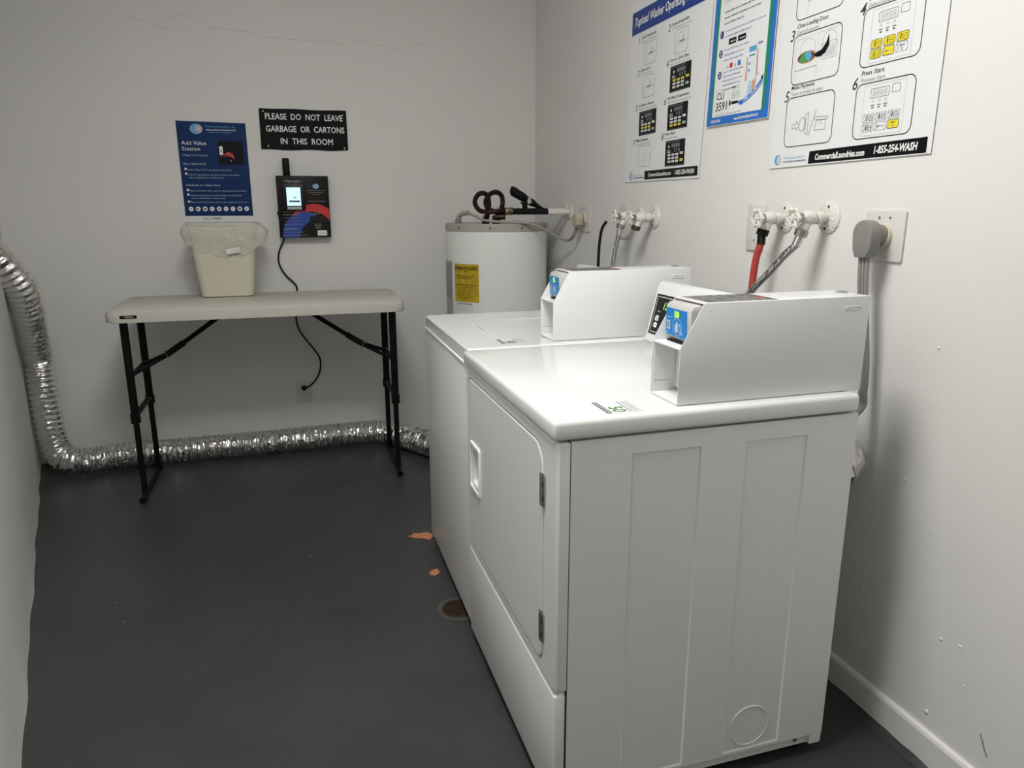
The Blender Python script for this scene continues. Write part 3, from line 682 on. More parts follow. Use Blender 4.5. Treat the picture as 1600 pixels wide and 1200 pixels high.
# ================================================================== silver duct
D = [(-2.585, -.47, 1.155), (-2.530, -.46, 1.10), (-2.478, -.44, 1.025), (-2.452, -.40, .955), (-2.443, -.36, .890), (-2.450, -.29, .790), (-2.470, -.22, .700), (-2.486, -.16, .62), (-2.497, -.11, .54), (-2.500, -.11, .40), (-2.490, -.135, .26), (-2.468, -.175, .145), (-2.42, -.215, .083), (-2.33, -.22, .068), (-2.15, -.19, .066), (-1.87, -.185, .066), (-1.57, -.18, .066), (-1.25, -.165, .066), (-1.02, -.155, .066), (-.90, -.19, .066), (-.82, -.28, .066), (-.72, -.43, .066), (-.62, -.60, .066), (-.45, -.72, .066), (-.25, -.82, .068), (-.12, -1.0, .08), (-.099, -1.3, .12), (-.099, -1.8, .25), (-.099, -2.2, .42), (-.096, -2.50, .60), (-.092, -2.60, .655), (-.11, -2.61, .66), (-.19, -2.60, .62)]
SP = spline(D, 14)
# resample evenly, two rings per corrugation
dist = [0]
for a, c in zip(SP, SP[1:]): dist.append(dist[-1] + (c - a).length)
step = .0046; N_ = int(dist[-1] / step); res = []; j = 0
for i in range(N_):
    s_ = i * step
    while dist[j + 1] < s_: j += 1
    res.append(SP[j].lerp(SP[j + 1], (s_ - dist[j]) / (dist[j + 1] - dist[j])))
for p_ in res:
    g_ = (p_.x - LWX(p_.y)) * .9663
    if p_.x < -1.5 and g_ < .068: p_.x += (.068 - g_) / .9663 * min(1, max(0, (.98 - p_.z) / .22))
horiz0 = next(i for i, p in enumerate(res) if p.z < .10)
R_D = .0605   # 5 inch foil hose
def ductr(i, k, r, p):
    a = 2 * PI * k / 26
    rip = (.0041 if i < horiz0 else .0026) * math.cos(2 * PI * i / (6 if i < horiz0 else 5))
    crump = .0062 if i > horiz0 else .0018
    return r * (1 + .08 * min(1, max(0, (p.z - .75) / .2))) + rip + crump * noise.noise(Vector((i * .33, math.cos(a) * 3, math.sin(a) * 3))) + .6 * crump * noise.noise(Vector((i * .9, math.cos(a) * 9, math.sin(a) * 9)))
b = B(); b.tube(res, R_D, foil, 26, rf=ductr)
tag(b.obj('exhaust_duct', smooth=28), 'silver foil exhaust duct bent along the left wall and floor', 'duct')

# ================================================================== folding table
TX0, TX1, TY0, TY1, TH = -2.062, -.845, -.724, -.172, .838
t = thing('folding_table', 'almond plastic folding table with black metal legs', 'table', ((TX0 + TX1) / 2, (TY0 + TY1) / 2, 0))
ox, oy = (TX0 + TX1) / 2, (TY0 + TY1) / 2
b = B(); b.prism(rrect(TX0 - ox, TY0 - oy, TX1 - ox, TY1 - oy, .055, 7), lambda a, c, d: (a, c, d), TH - .047, TH - .006, table_m, .004)
b.prism(rrect(TX0 - ox + .003, TY0 - oy + .003, TX1 - ox - .003, TY1 - oy - .003, .053, 7), lambda a, c, d: (a, c, d), TH - .008, TH, table_m, .004); tt = b.obj('tabletop', t)
p = Print(lambda u, v, h: Vector((u - ox, TY0 - oy - h - .0006, v))); p.frr(-2.000, .808, -1.936, .821, .004, black, .0004); p.text('VERSA', -1.982, .8115, .006, .034, lt_ink, .0008, bold=.02); o = p.obj('badge', tt, smooth=0); lab(o, 'small black name badge')
for sx, X in ((1, -2.010), (-1, -.895)):
    x = X - ox
    fy, ry = -.625 - oy, -.285 - oy
    for yy in (fy, ry):
        b = B(); b.tube([(x, yy, TH - .047), (x, yy, .36)], .0165, black_mt, 12, rx=.85); b.cyl((x, yy, .385), (x, yy, .345), .0205, black_pl, seg=12)
        b.tube([(x, yy, .36), (x, yy, .045), (x, yy + (.006 if yy > fy else -.006), .02)], .0125, black_mt, 12); b.obj('leg', t)
    b = B(); b.tube([(x, fy - .05, .016), (x, ry + .02, .016)], .0105, black_mt, 10); fb = b.obj('foot_bar', t)
    b = B(); b.cyl((x, fy - .075, .0135), (x, fy - .035, .0145), .0135, black_pl, seg=12); b.obj('foot_cap', fb)
    b = B(); b.cyl((x, ry + .005, .0145), (x, ry + .030, .0135), .0135, black_pl, seg=12); b.obj('foot_cap', fb)
    b = B(); b.tube([(x, fy, .375), (x, ry, .375)], .0125, black_mt, 10); b.tube([(x, fy, .545), (x, ry, .545)], .011, black_mt, 10); b.obj('cross_bar', t)
    my = -.455 - oy
    b = B(); b.tube([(x + sx * .375, my, TH - .06), (x + sx * .13, my, .607)], .0105, black_mt, 8); b.tube([(x + sx * .20, my, .655), (x + sx * .125, my, .605)], .0145, black_pl, 8)
    b.tube([(x + sx * .13, my, .610), (x + sx * .05, my + .06, .57), (x, my + .10, .548)], .009, black_mt, 8); b.tube([(x + sx * .13, my, .604), (x + sx * .05, my - .05, .566), (x, my - .10, .545)], .009, black_mt, 8); br = b.obj('brace', t)
    b = B(); b.torus((x + sx * .125, my, .605), (1, 0, sx * .5), .019, .0016, steel, 16, 6); b.obj('lock_ring', br)

# ================================================================== waste bin and its liner
BX, BY = -1.617, -.262
t = thing('waste_bin', 'beige plastic waste bin standing on the folding table', 'bin', (BX, BY, TH))
def bin_loop(f, o=0.0):
    # f 0..1 height fraction ; tapered, left side slopes more (seen in the photo)
    w0, w1 = .114, .150; d0, d1 = .072, .088; w = w0 + (w1 - w0) * f + o; d = d0 + (d1 - d0) * f + o
    return rrect(-w, -d, w, d, .028 + .004 * f, 5)
HB = .335
b = B(); hs = [0, .01, .3, .6, .9, 1.0]; loops = []
for f in hs: loops.append([b.bm.verts.new((p[0], p[1], .0015 + f * HB)) for p in bin_loop(f, -.004 if f == 0 else 0)])
for f in (1.0, .5, .02): loops.append([b.bm.verts.new((p[0], p[1], .0015 + f * HB)) for p in bin_loop(f, -.003)])
for a, c in zip(loops, loops[1:]):
    for k in range(len(a)): b.face([a[k], a[(k + 1) % len(a)], c[(k + 1) % len(a)], c[k]], bin_m)
b.face(loops[0][::-1], bin_m); b.face(loops[-1], bin_m)
b.obj('tub', t)
b = B(); L_ = [Vector((p[0], p[1], .0015 + HB - .004)) for p in bin_loop(1.0, .003)]; b.tube(L_ + [L_[0]], .0045, bin_m, 8, caps=False); b.obj('rim', t)
# liner bag folded over the rim
b = B(); NP = 72
def at(loop, s_):
    n = len(loop); x = s_ * n; i = int(x) % n; f = x - int(x); p, q = loop[i], loop[(i + 1) % n]; return Vector((p[0] + (q[0] - p[0]) * f, p[1] + (q[1] - p[1]) * f))
def evenloop(f, o):
    l = bin_loop(f, o); n = len(l); d = [0]
    for i in range(n): d.append(d[-1] + math.hypot(l[(i + 1) % n][0] - l[i][0], l[(i + 1) % n][1] - l[i][1]))
    out = []; j = 0
    for i in range(NP):
        s_ = d[-1] * i / NP
        while d[j + 1] < s_: j += 1
        f_ = (s_ - d[j]) / max(d[j + 1] - d[j], 1e-6); p, q = l[j], l[(j + 1) % n]; out.append((p[0] + (q[0] - p[0]) * f_, p[1] + (q[1] - p[1]) * f_))
    return out
rows = []
for j, (f, o_, zz) in enumerate([(.2, -.010, .2), (.6, -.009, .6), (1, -.008, .99), (1, .000, 1.018), (1, .010, 1.012), (.97, .014, .96), (.9, .016, .88), (.82, .016, .79), (.74, .014, .71), (.68, .011, .65), (.62, .008, .60)]):
    L_ = evenloop(f, o_); r_ = []
    for i, (x, y) in enumerate(L_):
        a = math.atan2(y, x); hang = max(0, j - 4) / 6
        side = max(0, abs(x) / .15 - .75) * 4          # 1 at the ends
        out = hang * (.040 * side * (1.5 if x > 0 else .8)) * math.sin(min(1, hang * 1.3) * PI * .72) + .004 * hang * noise.noise(Vector((i * .5, j * .8, 0)))
        k = 1 + out / max(.05, math.hypot(x, y)) + .02 * hang * noise.noise(Vector((i * 1.1, j * 1.3, 5)))
        drop = 0
        if j > 4:
            depth = .075 + .055 * (1 - side) * (.55 + .45 * math.cos((x - .03) / .13 * PI * .5)) + .022 * noise.noise(Vector((i * .35, 9, 0)))
            if x < -.12: depth -= .0
            z = HB * 1.01 - depth * 1.15 * (j - 4) / 6
        else: z = HB * zz
        if j <= 4: z += .003 * noise.noise(Vector((i * .6, j, 2)))
        r_.append(b.bm.verts.new((x * k, y * (1 + (k - 1) * .5), z)))
    rows.append(r_)
for a, c in zip(rows, rows[1:]):
    for k in range(NP): b.face([a[k], a[(k + 1) % NP], c[(k + 1) % NP], c[k]], film)
o = b.obj('bin_liner', smooth=60, loc=(BX, BY, TH)); tag(o, 'clear plastic bag lining the beige bin and folded over its rim', 'bag')
# little label printed on the bag
p = Print(lambda u, v, h: Vector((BX + u, BY - .1035 - h, TH + v + .0))); p.poly([(.015, .198), (.075, .208), (.07, .232), (.01, .222)], mat('bag_label', (.70, .66, .62), .5), 0); p.text('I', .046, .212, .009, None, grey_ink, .0004); p.greek(.052, .213, .02, .004, grey_ink, .0004)
p.obj('bag_label', o, smooth=0).location = (-BX, -BY, -TH)

# ================================================================== sign, posters, terminal on the back wall
t = thing('wall_sign', 'black sign asking not to leave garbage or cartons in the room', 'sign', (-1.216, 0, 1.62))
b = B(); top_e = [(-1.4245 + .4175 * i / 12, 1.7165 - .0014 * math.sin(i)) for i in range(13)]; bot = [(-1.4265 + .4205 * i / 12, 1.5235 + .0022 * math.sin(i * 1.1 + .6) + .002 * i / 12) for i in range(13)]
b.prism(top_e + bot[::-1], lambda a, c, d: (a + 1.216, d, c - 1.62), -.001, -.005, mat('black_sign_plastic', (.005, .005, .006), .5, spec=.12)); b.obj('panel', t)
p = Print(lambda u, v, h: Vector((u + 1.216, -.005 - h, v - 1.62)))
for txt, u, v, w in (('PLEASE  DO  NOT  LEAVE', -1.398, 1.6665, .372), ('GARBAGE  OR  CARTONS', -1.398, 1.6090, .378), ('IN  THIS  ROOM', -1.332, 1.5515, .252)): p.text(txt, u, v, .0275, w, white, .0008, bold=.012)
o = p.obj('lettering', t, smooth=0); lab(o, 'white capital letters')
for u, v in ((-1.405, 1.703), (-1.026, 1.695), (-1.392, 1.541), (-1.024, 1.536)):
    b = B(); b.lathe([(.005, 0), (.004, .002), (.001, .003)], (u + 1.216, -.005, v - 1.62), steel, 10, ax=(0, -1, 0)); b.obj('screw', t)

# blue instruction poster
PU0, PU1, PV0, PV1 = -1.8055, -1.4910, 1.2055, 1.6480
t = thing('instruction_poster', 'dark blue add value station poster above the bin', 'poster', ((PU0 + PU1) / 2, 0, 1.43))
px_, pz_ = (PU0 + PU1) / 2, 1.43
FB = lambda u, v, h: Vector((u - px_, -h, v - pz_))
b = B(); b.prism([(PU0, PV0), (PU1, PV0 - .001), (PU1 - .001, PV1 - .004), (PU0, PV1)], lambda a, c, d: FB(a, c, -d), -.0005, -.003, blue_d); b.obj('sheet', t, smooth=0)
def cv(X, Y):
    l = 58 + (Y - 48) * .1166; r = 865 + (Y - 83) * .09; fx = (X - l) / (r - l); top = 48 + 35 * fx; return (PU0 + fx * (PU1 - PU0), PV1 - (PV1 - PV0) * (Y - top) / (1138 - top))
p = Print(FB); h0 = .0036
def T(txt, X0, X1, Y, cap, m, **k):
    a = cv(X0, Y); c = cv(X1, Y); p.text(txt, a[0], a[1], cap, c[0] - a[0], m, h0 + .0006, **k)
a = cv(293, 145); p.disc(a[0], a[1], .029, blue_l, h0, .024); a = cv(320, 143); p.disc(a[0], a[1], .017, lt_ink, h0 + .0003, .019); p.circ(a[0], a[1], .011, .003, skin_ink, h0 + .0005); p.line([(a[0] - .007, a[1] - .007), (a[0] + .007, a[1] + .008)], .003, white, h0 + .0007); p.line([(a[0] - .007, a[1] + .008), (a[0] + .007, a[1] - .007)], .003, white, h0 + .0007)
T('Commercial Laundries, Inc.', 395, 750, 130, .009, blue_l); T('YOUR LAUNDRY ROOM SPECIALISTS', 400, 748, 163, .005, white, bold=.03)
a = cv(440, 190); p.greek(a[0], a[1], .10, .004, blue_l, h0)
T('Add Value', 130, 412, 318, .0175, white); T('Station', 137, 342, 382, .0165, white); T('Usage Instructions', 146, 428, 445, .0085, blue_p)
T('Buy a Value Card:', 155, 412, 545, .0088, blue_p, bold=.01)
for Xc, Yc in ((180, 593), (187, 648), (208, 836), (213, 889), (223, 971)):
    a = cv(Xc, Yc); p.disc(a[0], a[1], .0058, white, h0 + .0004)
for n_, Xc, Yc in (('1', 180, 598), ('2', 187, 653), ('1', 208, 841), ('2', 213, 894), ('3', 223, 976)):
    a = cv(Xc, Yc); p.text(n_, a[0] - .0012, a[1], .005, None, blue_d, h0 + .0008, bold=.02)
T('Select "Buy Card" on payment terminal', 205, 698, 612, .0072, blue_p); T('Follow instructions on the screen to purchase', 212, 795, 668, .0072, blue_p); T('with Credit/Debit or Value Code', 216, 620, 702, .0068, blue_p)
T('Add Funds to a Value Card:', 185, 575, 790, .0088, blue_p, bold=.01)
T('Place and hold value card on the payment terminal', 232, 870, 853, .0070, blue_p); T('Follow instructions on the screen to add funds', 240, 822, 906, .0070, blue_p); T('with Credit/Debit or Value Code', 246, 640, 940, .0068, blue_p); T('Place and hold value card on the payment terminal', 247, 884, 986, .0070, blue_p)
a = cv(548, 548); c = cv(820, 290); p.rect(a[0] + .006, a[1], c[0] + .004, c[1], mat('poster_photo_dark', (.006, .006, .010), .5, spec=.15), h0)
u0, v0_ = a[0] + .006, a[1]; p.rect(u0 + .006, v0_ + .045, u0 + .022, v0_ + .085, white, h0 + .0004); p.rect(u0 + .010, v0_ + .058, u0 + .018, v0_ + .072, lt_ink, h0 + .0006)
p.poly([(u0 + .024, v0_ + .045), (u0 + .045, v0_ + .060), (u0 + .066, v0_ + .052), (u0 + .074, v0_ + .025), (u0 + .060, v0_ + .036), (u0 + .040, v0_ + .043)], red, h0 + .0004)
p.greek(u0 + .006, v0_ + .038, .04, .002, red, h0 + .0005); p.disc(u0 + .056, v0_ + .018, .004, grey_ink, h0 + .0005)
for i in range(9):
    a = cv(248 + i * 79.3, 1058); p.disc(a[0], a[1], .0110, white, h0 + .0004, .0112)
    [lambda: p.rect(a[0] - .006, a[1] - .002, a[0] + .006, a[1] + .002, grey_ink, h0 + .0008), lambda: p.disc(a[0] - .002, a[1], .005, red, h0 + .0008), lambda: p.frr(a[0] - .006, a[1] - .004, a[0] + .006, a[1] + .004, .002, blue_d, h0 + .0008), lambda: p.rr(a[0] - .006, a[1] - .003, a[0] + .006, a[1] + .003, .001, .0015, grey_ink, h0 + .0008), lambda: p.rect(a[0] - .004, a[1] - .004, a[0] + .005, a[1] + .003, mat('ink_olive', (.2, .15, .03), .5), h0 + .0008), lambda: p.greek(a[0] - .006, a[1] - .001, .012, .004, grey_ink, h0 + .0008), lambda: p.greek(a[0] - .006, a[1] - .001, .012, .004, lt_ink, h0 + .0008), lambda: p.disc(a[0], a[1], .005, blue_d2, h0 + .0008), lambda: p.rect(a[0] - .003, a[1] - .004, a[0] + .003, a[1] + .004, grey_ink, h0 + .0008)][i]()
o = p.obj('print', t, smooth=0); lab(o, 'white lettering and round payment icons')
# note stuck below it: handwritten letters just above the bin
t = thing('paper_note', 'white paper strip with handwriting under the blue poster, behind the bin', 'note', (-1.65, 0, 1.19))
b = B(); b.box(-.140, -.0022, -.04, .150, -.0006, .0148, paper); b.obj('sheet', t)
p = Print(lambda u, v, h: Vector((u, -.0023 - h, v))); p.text('CLI 3443', -.075, -.004, .012, .084, black, .0003, shear=.1); p.obj('handwriting', t, smooth=0)

# payment terminal
QU0, QU1, QV0, QV1 = -1.3690, -1.1185, 1.0965, 1.3975
t = thing('payment_terminal', 'black wall-mounted card payment terminal with lit screen', 'payment terminal', ((QU0 + QU1) / 2, 0, (QV0 + QV1) / 2))
qx, qz = (QU0 + QU1) / 2, (QV0 + QV1) / 2; DP = .060
FQ = lambda u, v, h: Vector((u - qx, -DP - h, v - qz))
b = B(); b.box(QU0 - qx, -DP, QV0 - qz, QU1 - qx, -.001, QV1 - qz, mat('terminal_case', (.008, .0075, .0075), .45, spec=.2), .0015); case = b.obj('case', t)
def ct(X, Y):
    l = 45 + (Y - 300) * .0859; r = 750 + (Y - 308) * .0623; fx = (X - l) / (r - l); top = 300 + 8 * fx; bo = 1115 - 5 * fx; return (QU0 + fx * (QU1 - QU0), QV1 - (QV1 - QV0) * (Y - top) / (bo - top))
def clampq(q): return (min(max(q[0], QU0 + .0015), QU1 - .0015), min(max(q[1], QV0 + .0015), QV1 - .0015))
p = Print(FQ)
def arcpoly(cx, cy, r, a0, a1, m, h, n=40):
    p.poly([clampq(ct(cx + r * math.cos(math.radians(a0 + (a1 - a0) * i / n)), cy - r * math.sin(math.radians(a0 + (a1 - a0) * i / n)))) for i in range(n + 1)], m, h)
face_b = mat('terminal_face', (.009, .0085, .0085), .45, spec=.2)
arcpoly(560, 1020, 350, 0, 180, red, .0004); arcpoly(530, 1085, 315, 0, 180, face_b, .0007)
arcpoly(440, 1062, 288, -11, 191, mat('terminal_blue', (.015, .06, .33), .35), .0010); arcpoly(635, 1130, 262, 0, 180, face_b, .0013)
a = ct(150, 735); c = ct(440, 650)
a = ct(165, 380); c = ct(388, 380); p.text('PAYMENT TERMINAL', a[0], a[1], .0055, c[0] - a[0], lt_ink, .0006, bold=.02); a = ct(200, 398); p.greek(a[0], a[1], .055, .003, grey_ink, .0006)
a = ct(585, 440); p.disc(a[0], a[1], .0155, blue_l, .0006, .0125); p.disc(a[0] + .004, a[1], .010, lt_ink, .0009); p.line([(a[0], a[1] + .006), (a[0] + .008, a[1] - .006)], .003, blue_d, .0011)
for X, Y, w, m in ((470, 495, .085, grey_ink), (500, 522, .065, grey_ink), (540, 548, .038, orange_ink), (470, 635, .09, grey_ink)): a = ct(X, Y); p.greek(a[0], a[1], w, .0028, m, .0008)
for k, (X, Y, w) in enumerate(((150, 772, .075), (155, 815, .078), (165, 857, .08), (170, 897, .08), (165, 938, .09), (170, 1003, .068), (170, 1045, .10), (170, 1085, .115))): a = ct(X, Y); p.greek(a[0], a[1], w, .0032, lt_ink if k == 5 else grey_ink, .0016, k)
for X, Y in ((560, 775), (520, 800)): a = ct(X, Y); p.greek(a[0], a[1], .045, .003, skin_ink, .0014)
a = ct(512, 905); c = ct(710, 828); p.rect(a[0], a[1], c[0], c[1], dark_gap, .0018)
for q in range(3):
    a = ct(590 + q * 28, 945 + (q % 2) * 18); p.circ(a[0], a[1], .0055, .0012, lt_ink, .0016, n=10); 
a = ct(590, 990); p.line([(a[0] - .003, a[1] + .004), (a[0] + .006, a[1] - .003), (a[0] + .014, a[1] + .004), (a[0] + .024, a[1] - .003), (a[0] + .024, a[1] + .006)], .0012, lt_ink, .0016)
a = ct(617, 1088); c = ct(740, 1018); p.frr(a[0], a[1], c[0], c[1], .003, white, .0018); p.text('CLI 2950', a[0] + .005, a[1] + .008, .008, c[0] - a[0] - .010, grey_ink, .0022)
o = p.obj('face_print', case, smooth=0); lab(o, 'red and blue arcs with small print')
a = ct(150, 755); c = ct(432, 408)
b = B(); b.prism(rrect(a[0] - qx, a[1] - qz, c[0] - qx, c[1] - qz, .010, 4), lambda u, v, d: (u, -DP - d, v), 0.0, .016, mat('reader_navy_black', (.006, .006, .010), .35, spec=.25), .004); rd = b.obj('card_reader', t)
p = Print(lambda u, v, h: FQ(u, v, h + .0164)); a = ct(206, 692); c = ct(374, 455)
p.rect(a[0], a[1], c[0], c[1], mat('lit_screen', (.5, .7, .75), .3, emit=(.52, .86, .93), emit_s=.95), .0003)
w = c[0] - a[0]; hh = c[1] - a[1]
sb = mat('screen_blue', (.02, .08, .22), .4); p.frr(a[0] + w * .16, a[1] + hh * .19, a[0] + w * .92, a[1] + hh * .29, .002, sb, .0006); p.text('Buy Card', a[0] + w * .30, a[1] + hh * .215, .0045, w * .45, blue_p, .0009)
p.line([(a[0] + w * .50, a[1] + hh * .50), (a[0] + w * .68, a[1] + hh * .40)], .004, sb, .0006); p.rect(a[0] + w * .12, a[1] + hh * .08, a[0] + w * .28, a[1] + hh * .10, green_l, .0006)
o = p.obj('screen', rd, smooth=0); lab(o, 'bright pale blue lit screen')
p = Print(lambda u, v, h: FQ(u, v, h + .0166)); a = ct(210, 742); c = ct(398, 706); p.frr(a[0], a[1], c[0], c[1], .002, mat('silver_strip', (.45, .45, .46), .35), .0003); p.greek(a[0] + .006, a[1] + .003, c[0] - a[0] - .012, .0045, grey_ink, .0006); p.obj('name_strip', rd, smooth=0)
b = B(); ax0 = -1.3165 - qx; b.lathe([(.0155, 0), (.0170, .004), (.0175, .055), (.0165, .082), (.0140, .0855), (.002, .0860)], (ax0, -.033, QV1 - qz - .001), mat('antenna_black', (.006, .006, .006), .45, spec=.2), 24); b.obj('antenna', t)
b = B(); b.box(QU0 - qx - .006, -.028, -.038, QU0 - qx, -.016, -.022, black_pl, .002); b.obj('side_lock', t)
cpts = [(-1.349, -.03, 1.099), (-1.357, -.022, 1.075), (-1.382, -.018, 1.020), (-1.384, -.016, .962), (-1.357, -.016, .906), (-1.322, -.016, .868), (-1.306, -.016, .835), (-1.312, -.014, .74), (-1.321, -.014, .668), (-1.303, -.014, .602), (-1.246, -.014, .515), (-1.214, -.015, .455), (-1.222, -.018, .38), (-1.262, -.028, .325), (-1.296, -.034, .304)]
b = B(); b.tube(spline([(q[0] - qx, q[1], q[2] - qz) for q in cpts], 7), .0042, black_pl, 8); cord = b.obj('power_cord', t)
b = B(); b.prism([(-.013, .011), (.012, .011), (.012, .0), (.003, -.013), (-.004, -.013), (-.013, 0)], lambda a, c, d: (a - 1.307 - qx, d, c + .303 - qz), -.009, -.038, black_pl, .002); b.obj('plug', cord)
cover_plate('painted duplex outlet low on the back wall under the table', -1.270, .222, -1.345, .335, wall='b', kind='duplex')

# ================================================================== posters on the right wall
def sheet(root, pts, lift=.0025):
    oy_, oz_ = root.location.y, root.location.z
    b = B(); b.prism(pts, lambda a, c, d: (d, -a - oy_, c - oz_), -lift, -lift - .0012, paper); return b.obj('sheet', root, smooth=0)
def PR(root, lift=.0038):
    oy_, oz_ = root.location.y, root.location.z
    return Print(lambda u, v, h: Vector((-h - lift, -u - oy_, v - oz_)))
def keypad(p, u0, v0, u1, v1, ycells, green):
    """black washer control panel; ycells = set of (row,col) printed yellow"""
    w, h = u1 - u0, v1 - v0; X = lambda f: u0 + f * w; Y = lambda f: v0 + f * h
    p.rect(u0, v0, u1, v1, black, .0002)
    p.rect(X(.04), Y(.03), X(.96), Y(.035), lt_ink, .0004); p.rect(X(.04), Y(.93), X(.75), Y(.945), grey_ink, .0004)
    p.rect(X(.32), Y(.72), X(.74), Y(.87), mat('ink_display', (.14, .14, .15), .5), .0004)
    p.disc(X(.18), Y(.77), .004, white, .0004, .005)
    for k in range(3): p.disc(X(.48 + .12 * k), Y(.64), .0025, lt_ink, .0004); p.rect(X(.47 + .12 * k), Y(.54), X(.50 + .12 * k), Y(.61), grey_ink, .0004)
    p.greek(X(.10), Y(.60), w * .16, .005, lt_ink, .0004); p.greek(X(.10), Y(.53), w * .18, .005, lt_ink, .0004)
    for r in range(3):
        for c in range(3):
            m = yellow if (r, c) in ycells else white; x = X(.14 + c * .20); y = Y(.40 - r * .13)
            p.frr(x, y, x + w * .15, y + h * .085, .003, m, .0004); p.rect(x + w * .03, y + h * .03, x + w * .11, y + h * .05, grey_ink, .0006)
    x = X(.76); p.frr(x, Y(.43), x + w * .16, Y(.52), .003, yellow if (0, 3) in ycells else white, .0004); p.rect(x + w * .05, Y(.46), x + w * .10, Y(.49), grey_ink, .0006)
    p.frr(x, Y(.16), x + w * .16, Y(.26), .004, yellow if green == 'y' else green_l, .0004); p.rect(x + w * .05, Y(.19), x + w * .10, Y(.23), grey_ink, .0006)
def logo(p, u, v, s):
    p.disc(u, v, s, blue_l, .0003, s * .95); p.disc(u + s * .35, v, s * .62, paper, .0006, s * .75); p.circ(u + s * .42, v, s * .36, s * .12, skin_ink, .0008, s * .42); p.line([(u + s * .2, v - s * .35), (u + s * .65, v + s * .35)], s * .12, lt_ink, .0009)

# -- 1: top load washer instructions
t = thing('washer_poster', 'tall white and blue topload washer instruction poster, leftmost on the right wall', 'poster', (0, -1.46, 1.65))
sheet(t, [(1.168, 1.340), (1.736, 1.337), (1.772, 1.990), (1.181, 1.990)][::-1])
p = PR(t)
p.rect(1.190, 1.878, 1.764, 1.958, blue_m, .0002)
for k in range(7): p.rect(1.190, 1.884 + k * .0105, 1.764, 1.8875 + k * .0105, blue_d2, .0004)
p.text('Topload Washer Operating Instructions', 1.214, 1.906, .029, .545, white, .0006, bold=.02, shear=.25)
W1 = [('1', 'Add Detergent', 'Agregue detergente', 1.250, 1.842, .115), ('2', 'Load Laundry', 'Coloque la ropa', 1.480, 1.838, .12), ('3', 'Close Lid', 'Cierre la tapa', 1.250, 1.728, .08), ('4', 'Choose Cycle Type', 'Seleccione el ciclo', 1.478, 1.723, .13), ('5', 'Set Fabric Selector', 'Seleccione el tipo de lavado', 1.244, 1.604, .13), ('6', 'Set Wash Temperature', 'Seleccione la temperatura', 1.472, 1.600, .15), ('7', 'Make Payment', 'Toque la tarjeta de pago', 1.236, 1.478, .10), ('8', 'Press Start', 'Presione Start', 1.464, 1.481, .075)]
for n_, a, c, u, v, w in W1:
    p.text(n_, u, v - .004, .022, None, black, .0003, shear=.25); p.text(a, u + .024, v + .010, .0085, w, black, .0003, bold=.02, shear=.25, res=1); p.text(c, u + .024, v - .003, .0070, w * .95 + .02, grey_ink, .0003, shear=.25, res=1)
def tub(u0, v0, u1, v1):
    w, h = u1 - u0, v1 - v0; X = lambda f: u0 + f * w; Y = lambda f: v0 + f * h
    p.rr(u0, v0, u1, v1, .012, .0016, grey_ink, .0003); 
    p.line([(X(.08), Y(.05)), (X(.08), Y(.50)), (X(.95), Y(.50))], .0012, lt_ink, .0003); p.line([(X(.30), Y(.04)), (X(.30), Y(.40)), (X(.95), Y(.44))], .0012, lt_ink, .0003); p.line([(X(.12), Y(.40)), (X(.30), Y(.40))], .0012, lt_ink, .0003); p.line([(X(.18), Y(.04)), (X(.18), Y(.38))], .0012, lt_ink, .0003)
    p.line([(X(.20), Y(.60)), (X(.28), Y(.82)), (X(.55), Y(.86)), (X(.60), Y(.60))], .0014, lt_ink, .0003); p.disc(X(.55), Y(.48), w * .20, grey_ink, .0003, h * .035)
    p.poly([(X(.72), Y(.75)), (X(.66), Y(.56)), (X(.50), Y(.48)), (X(.62), Y(.55))], black, .0005)
tub(1.300, 1.756, 1.395, 1.832); tub(1.530, 1.752, 1.618, 1.828); tub(1.296, 1.642, 1.390, 1.718)
keypad(p, 1.508, 1.631, 1.650, 1.716, {(0, 0), (0, 1), (0, 2), (0, 3)}, 'g'); keypad(p, 1.278, 1.508, 1.416, 1.595, {(1, 0), (1, 1), (1, 2)}, 'g')
keypad(p, 1.502, 1.506, 1.642, 1.591, {(2, 0), (2, 1), (2, 2)}, 'g'); keypad(p, 1.498, 1.384, 1.636, 1.471, set(), 'y')
p.rr(1.281, 1.394, 1.383, 1.469, .012, .0016, grey_ink, .0003); p.circ(1.318, 1.430, .008, .0014, lt_ink, .0003, .014); p.line([(1.33, 1.405), (1.345, 1.455)], .0014, grey_ink, .0003); p.rr(1.352, 1.420, 1.376, 1.440, .002, .0012, lt_ink, .0003); p.line([(1.29, 1.43), (1.306, 1.43)], .0016, lt_ink, .0003)
p.rect(1.340, 1.345, 1.727, 1.3765, black, .0003); p.text('CommercialLaundries.com', 1.372, 1.355, .0125, .175, white, .0006, bold=.03, shear=.1); p.text('1-855-254-WASH', 1.575, 1.354, .0145, .132, white, .0006, bold=.03, shear=.1)
logo(p, 1.226, 1.361, .0165); p.text('Commercial Laundries, Inc.', 1.252, 1.360, .0065, .080, blue_l, .0003, res=1); p.rect(1.252, 1.352, 1.332, 1.3555, blue_d2, .0003)
p.obj('print', t, smooth=0)

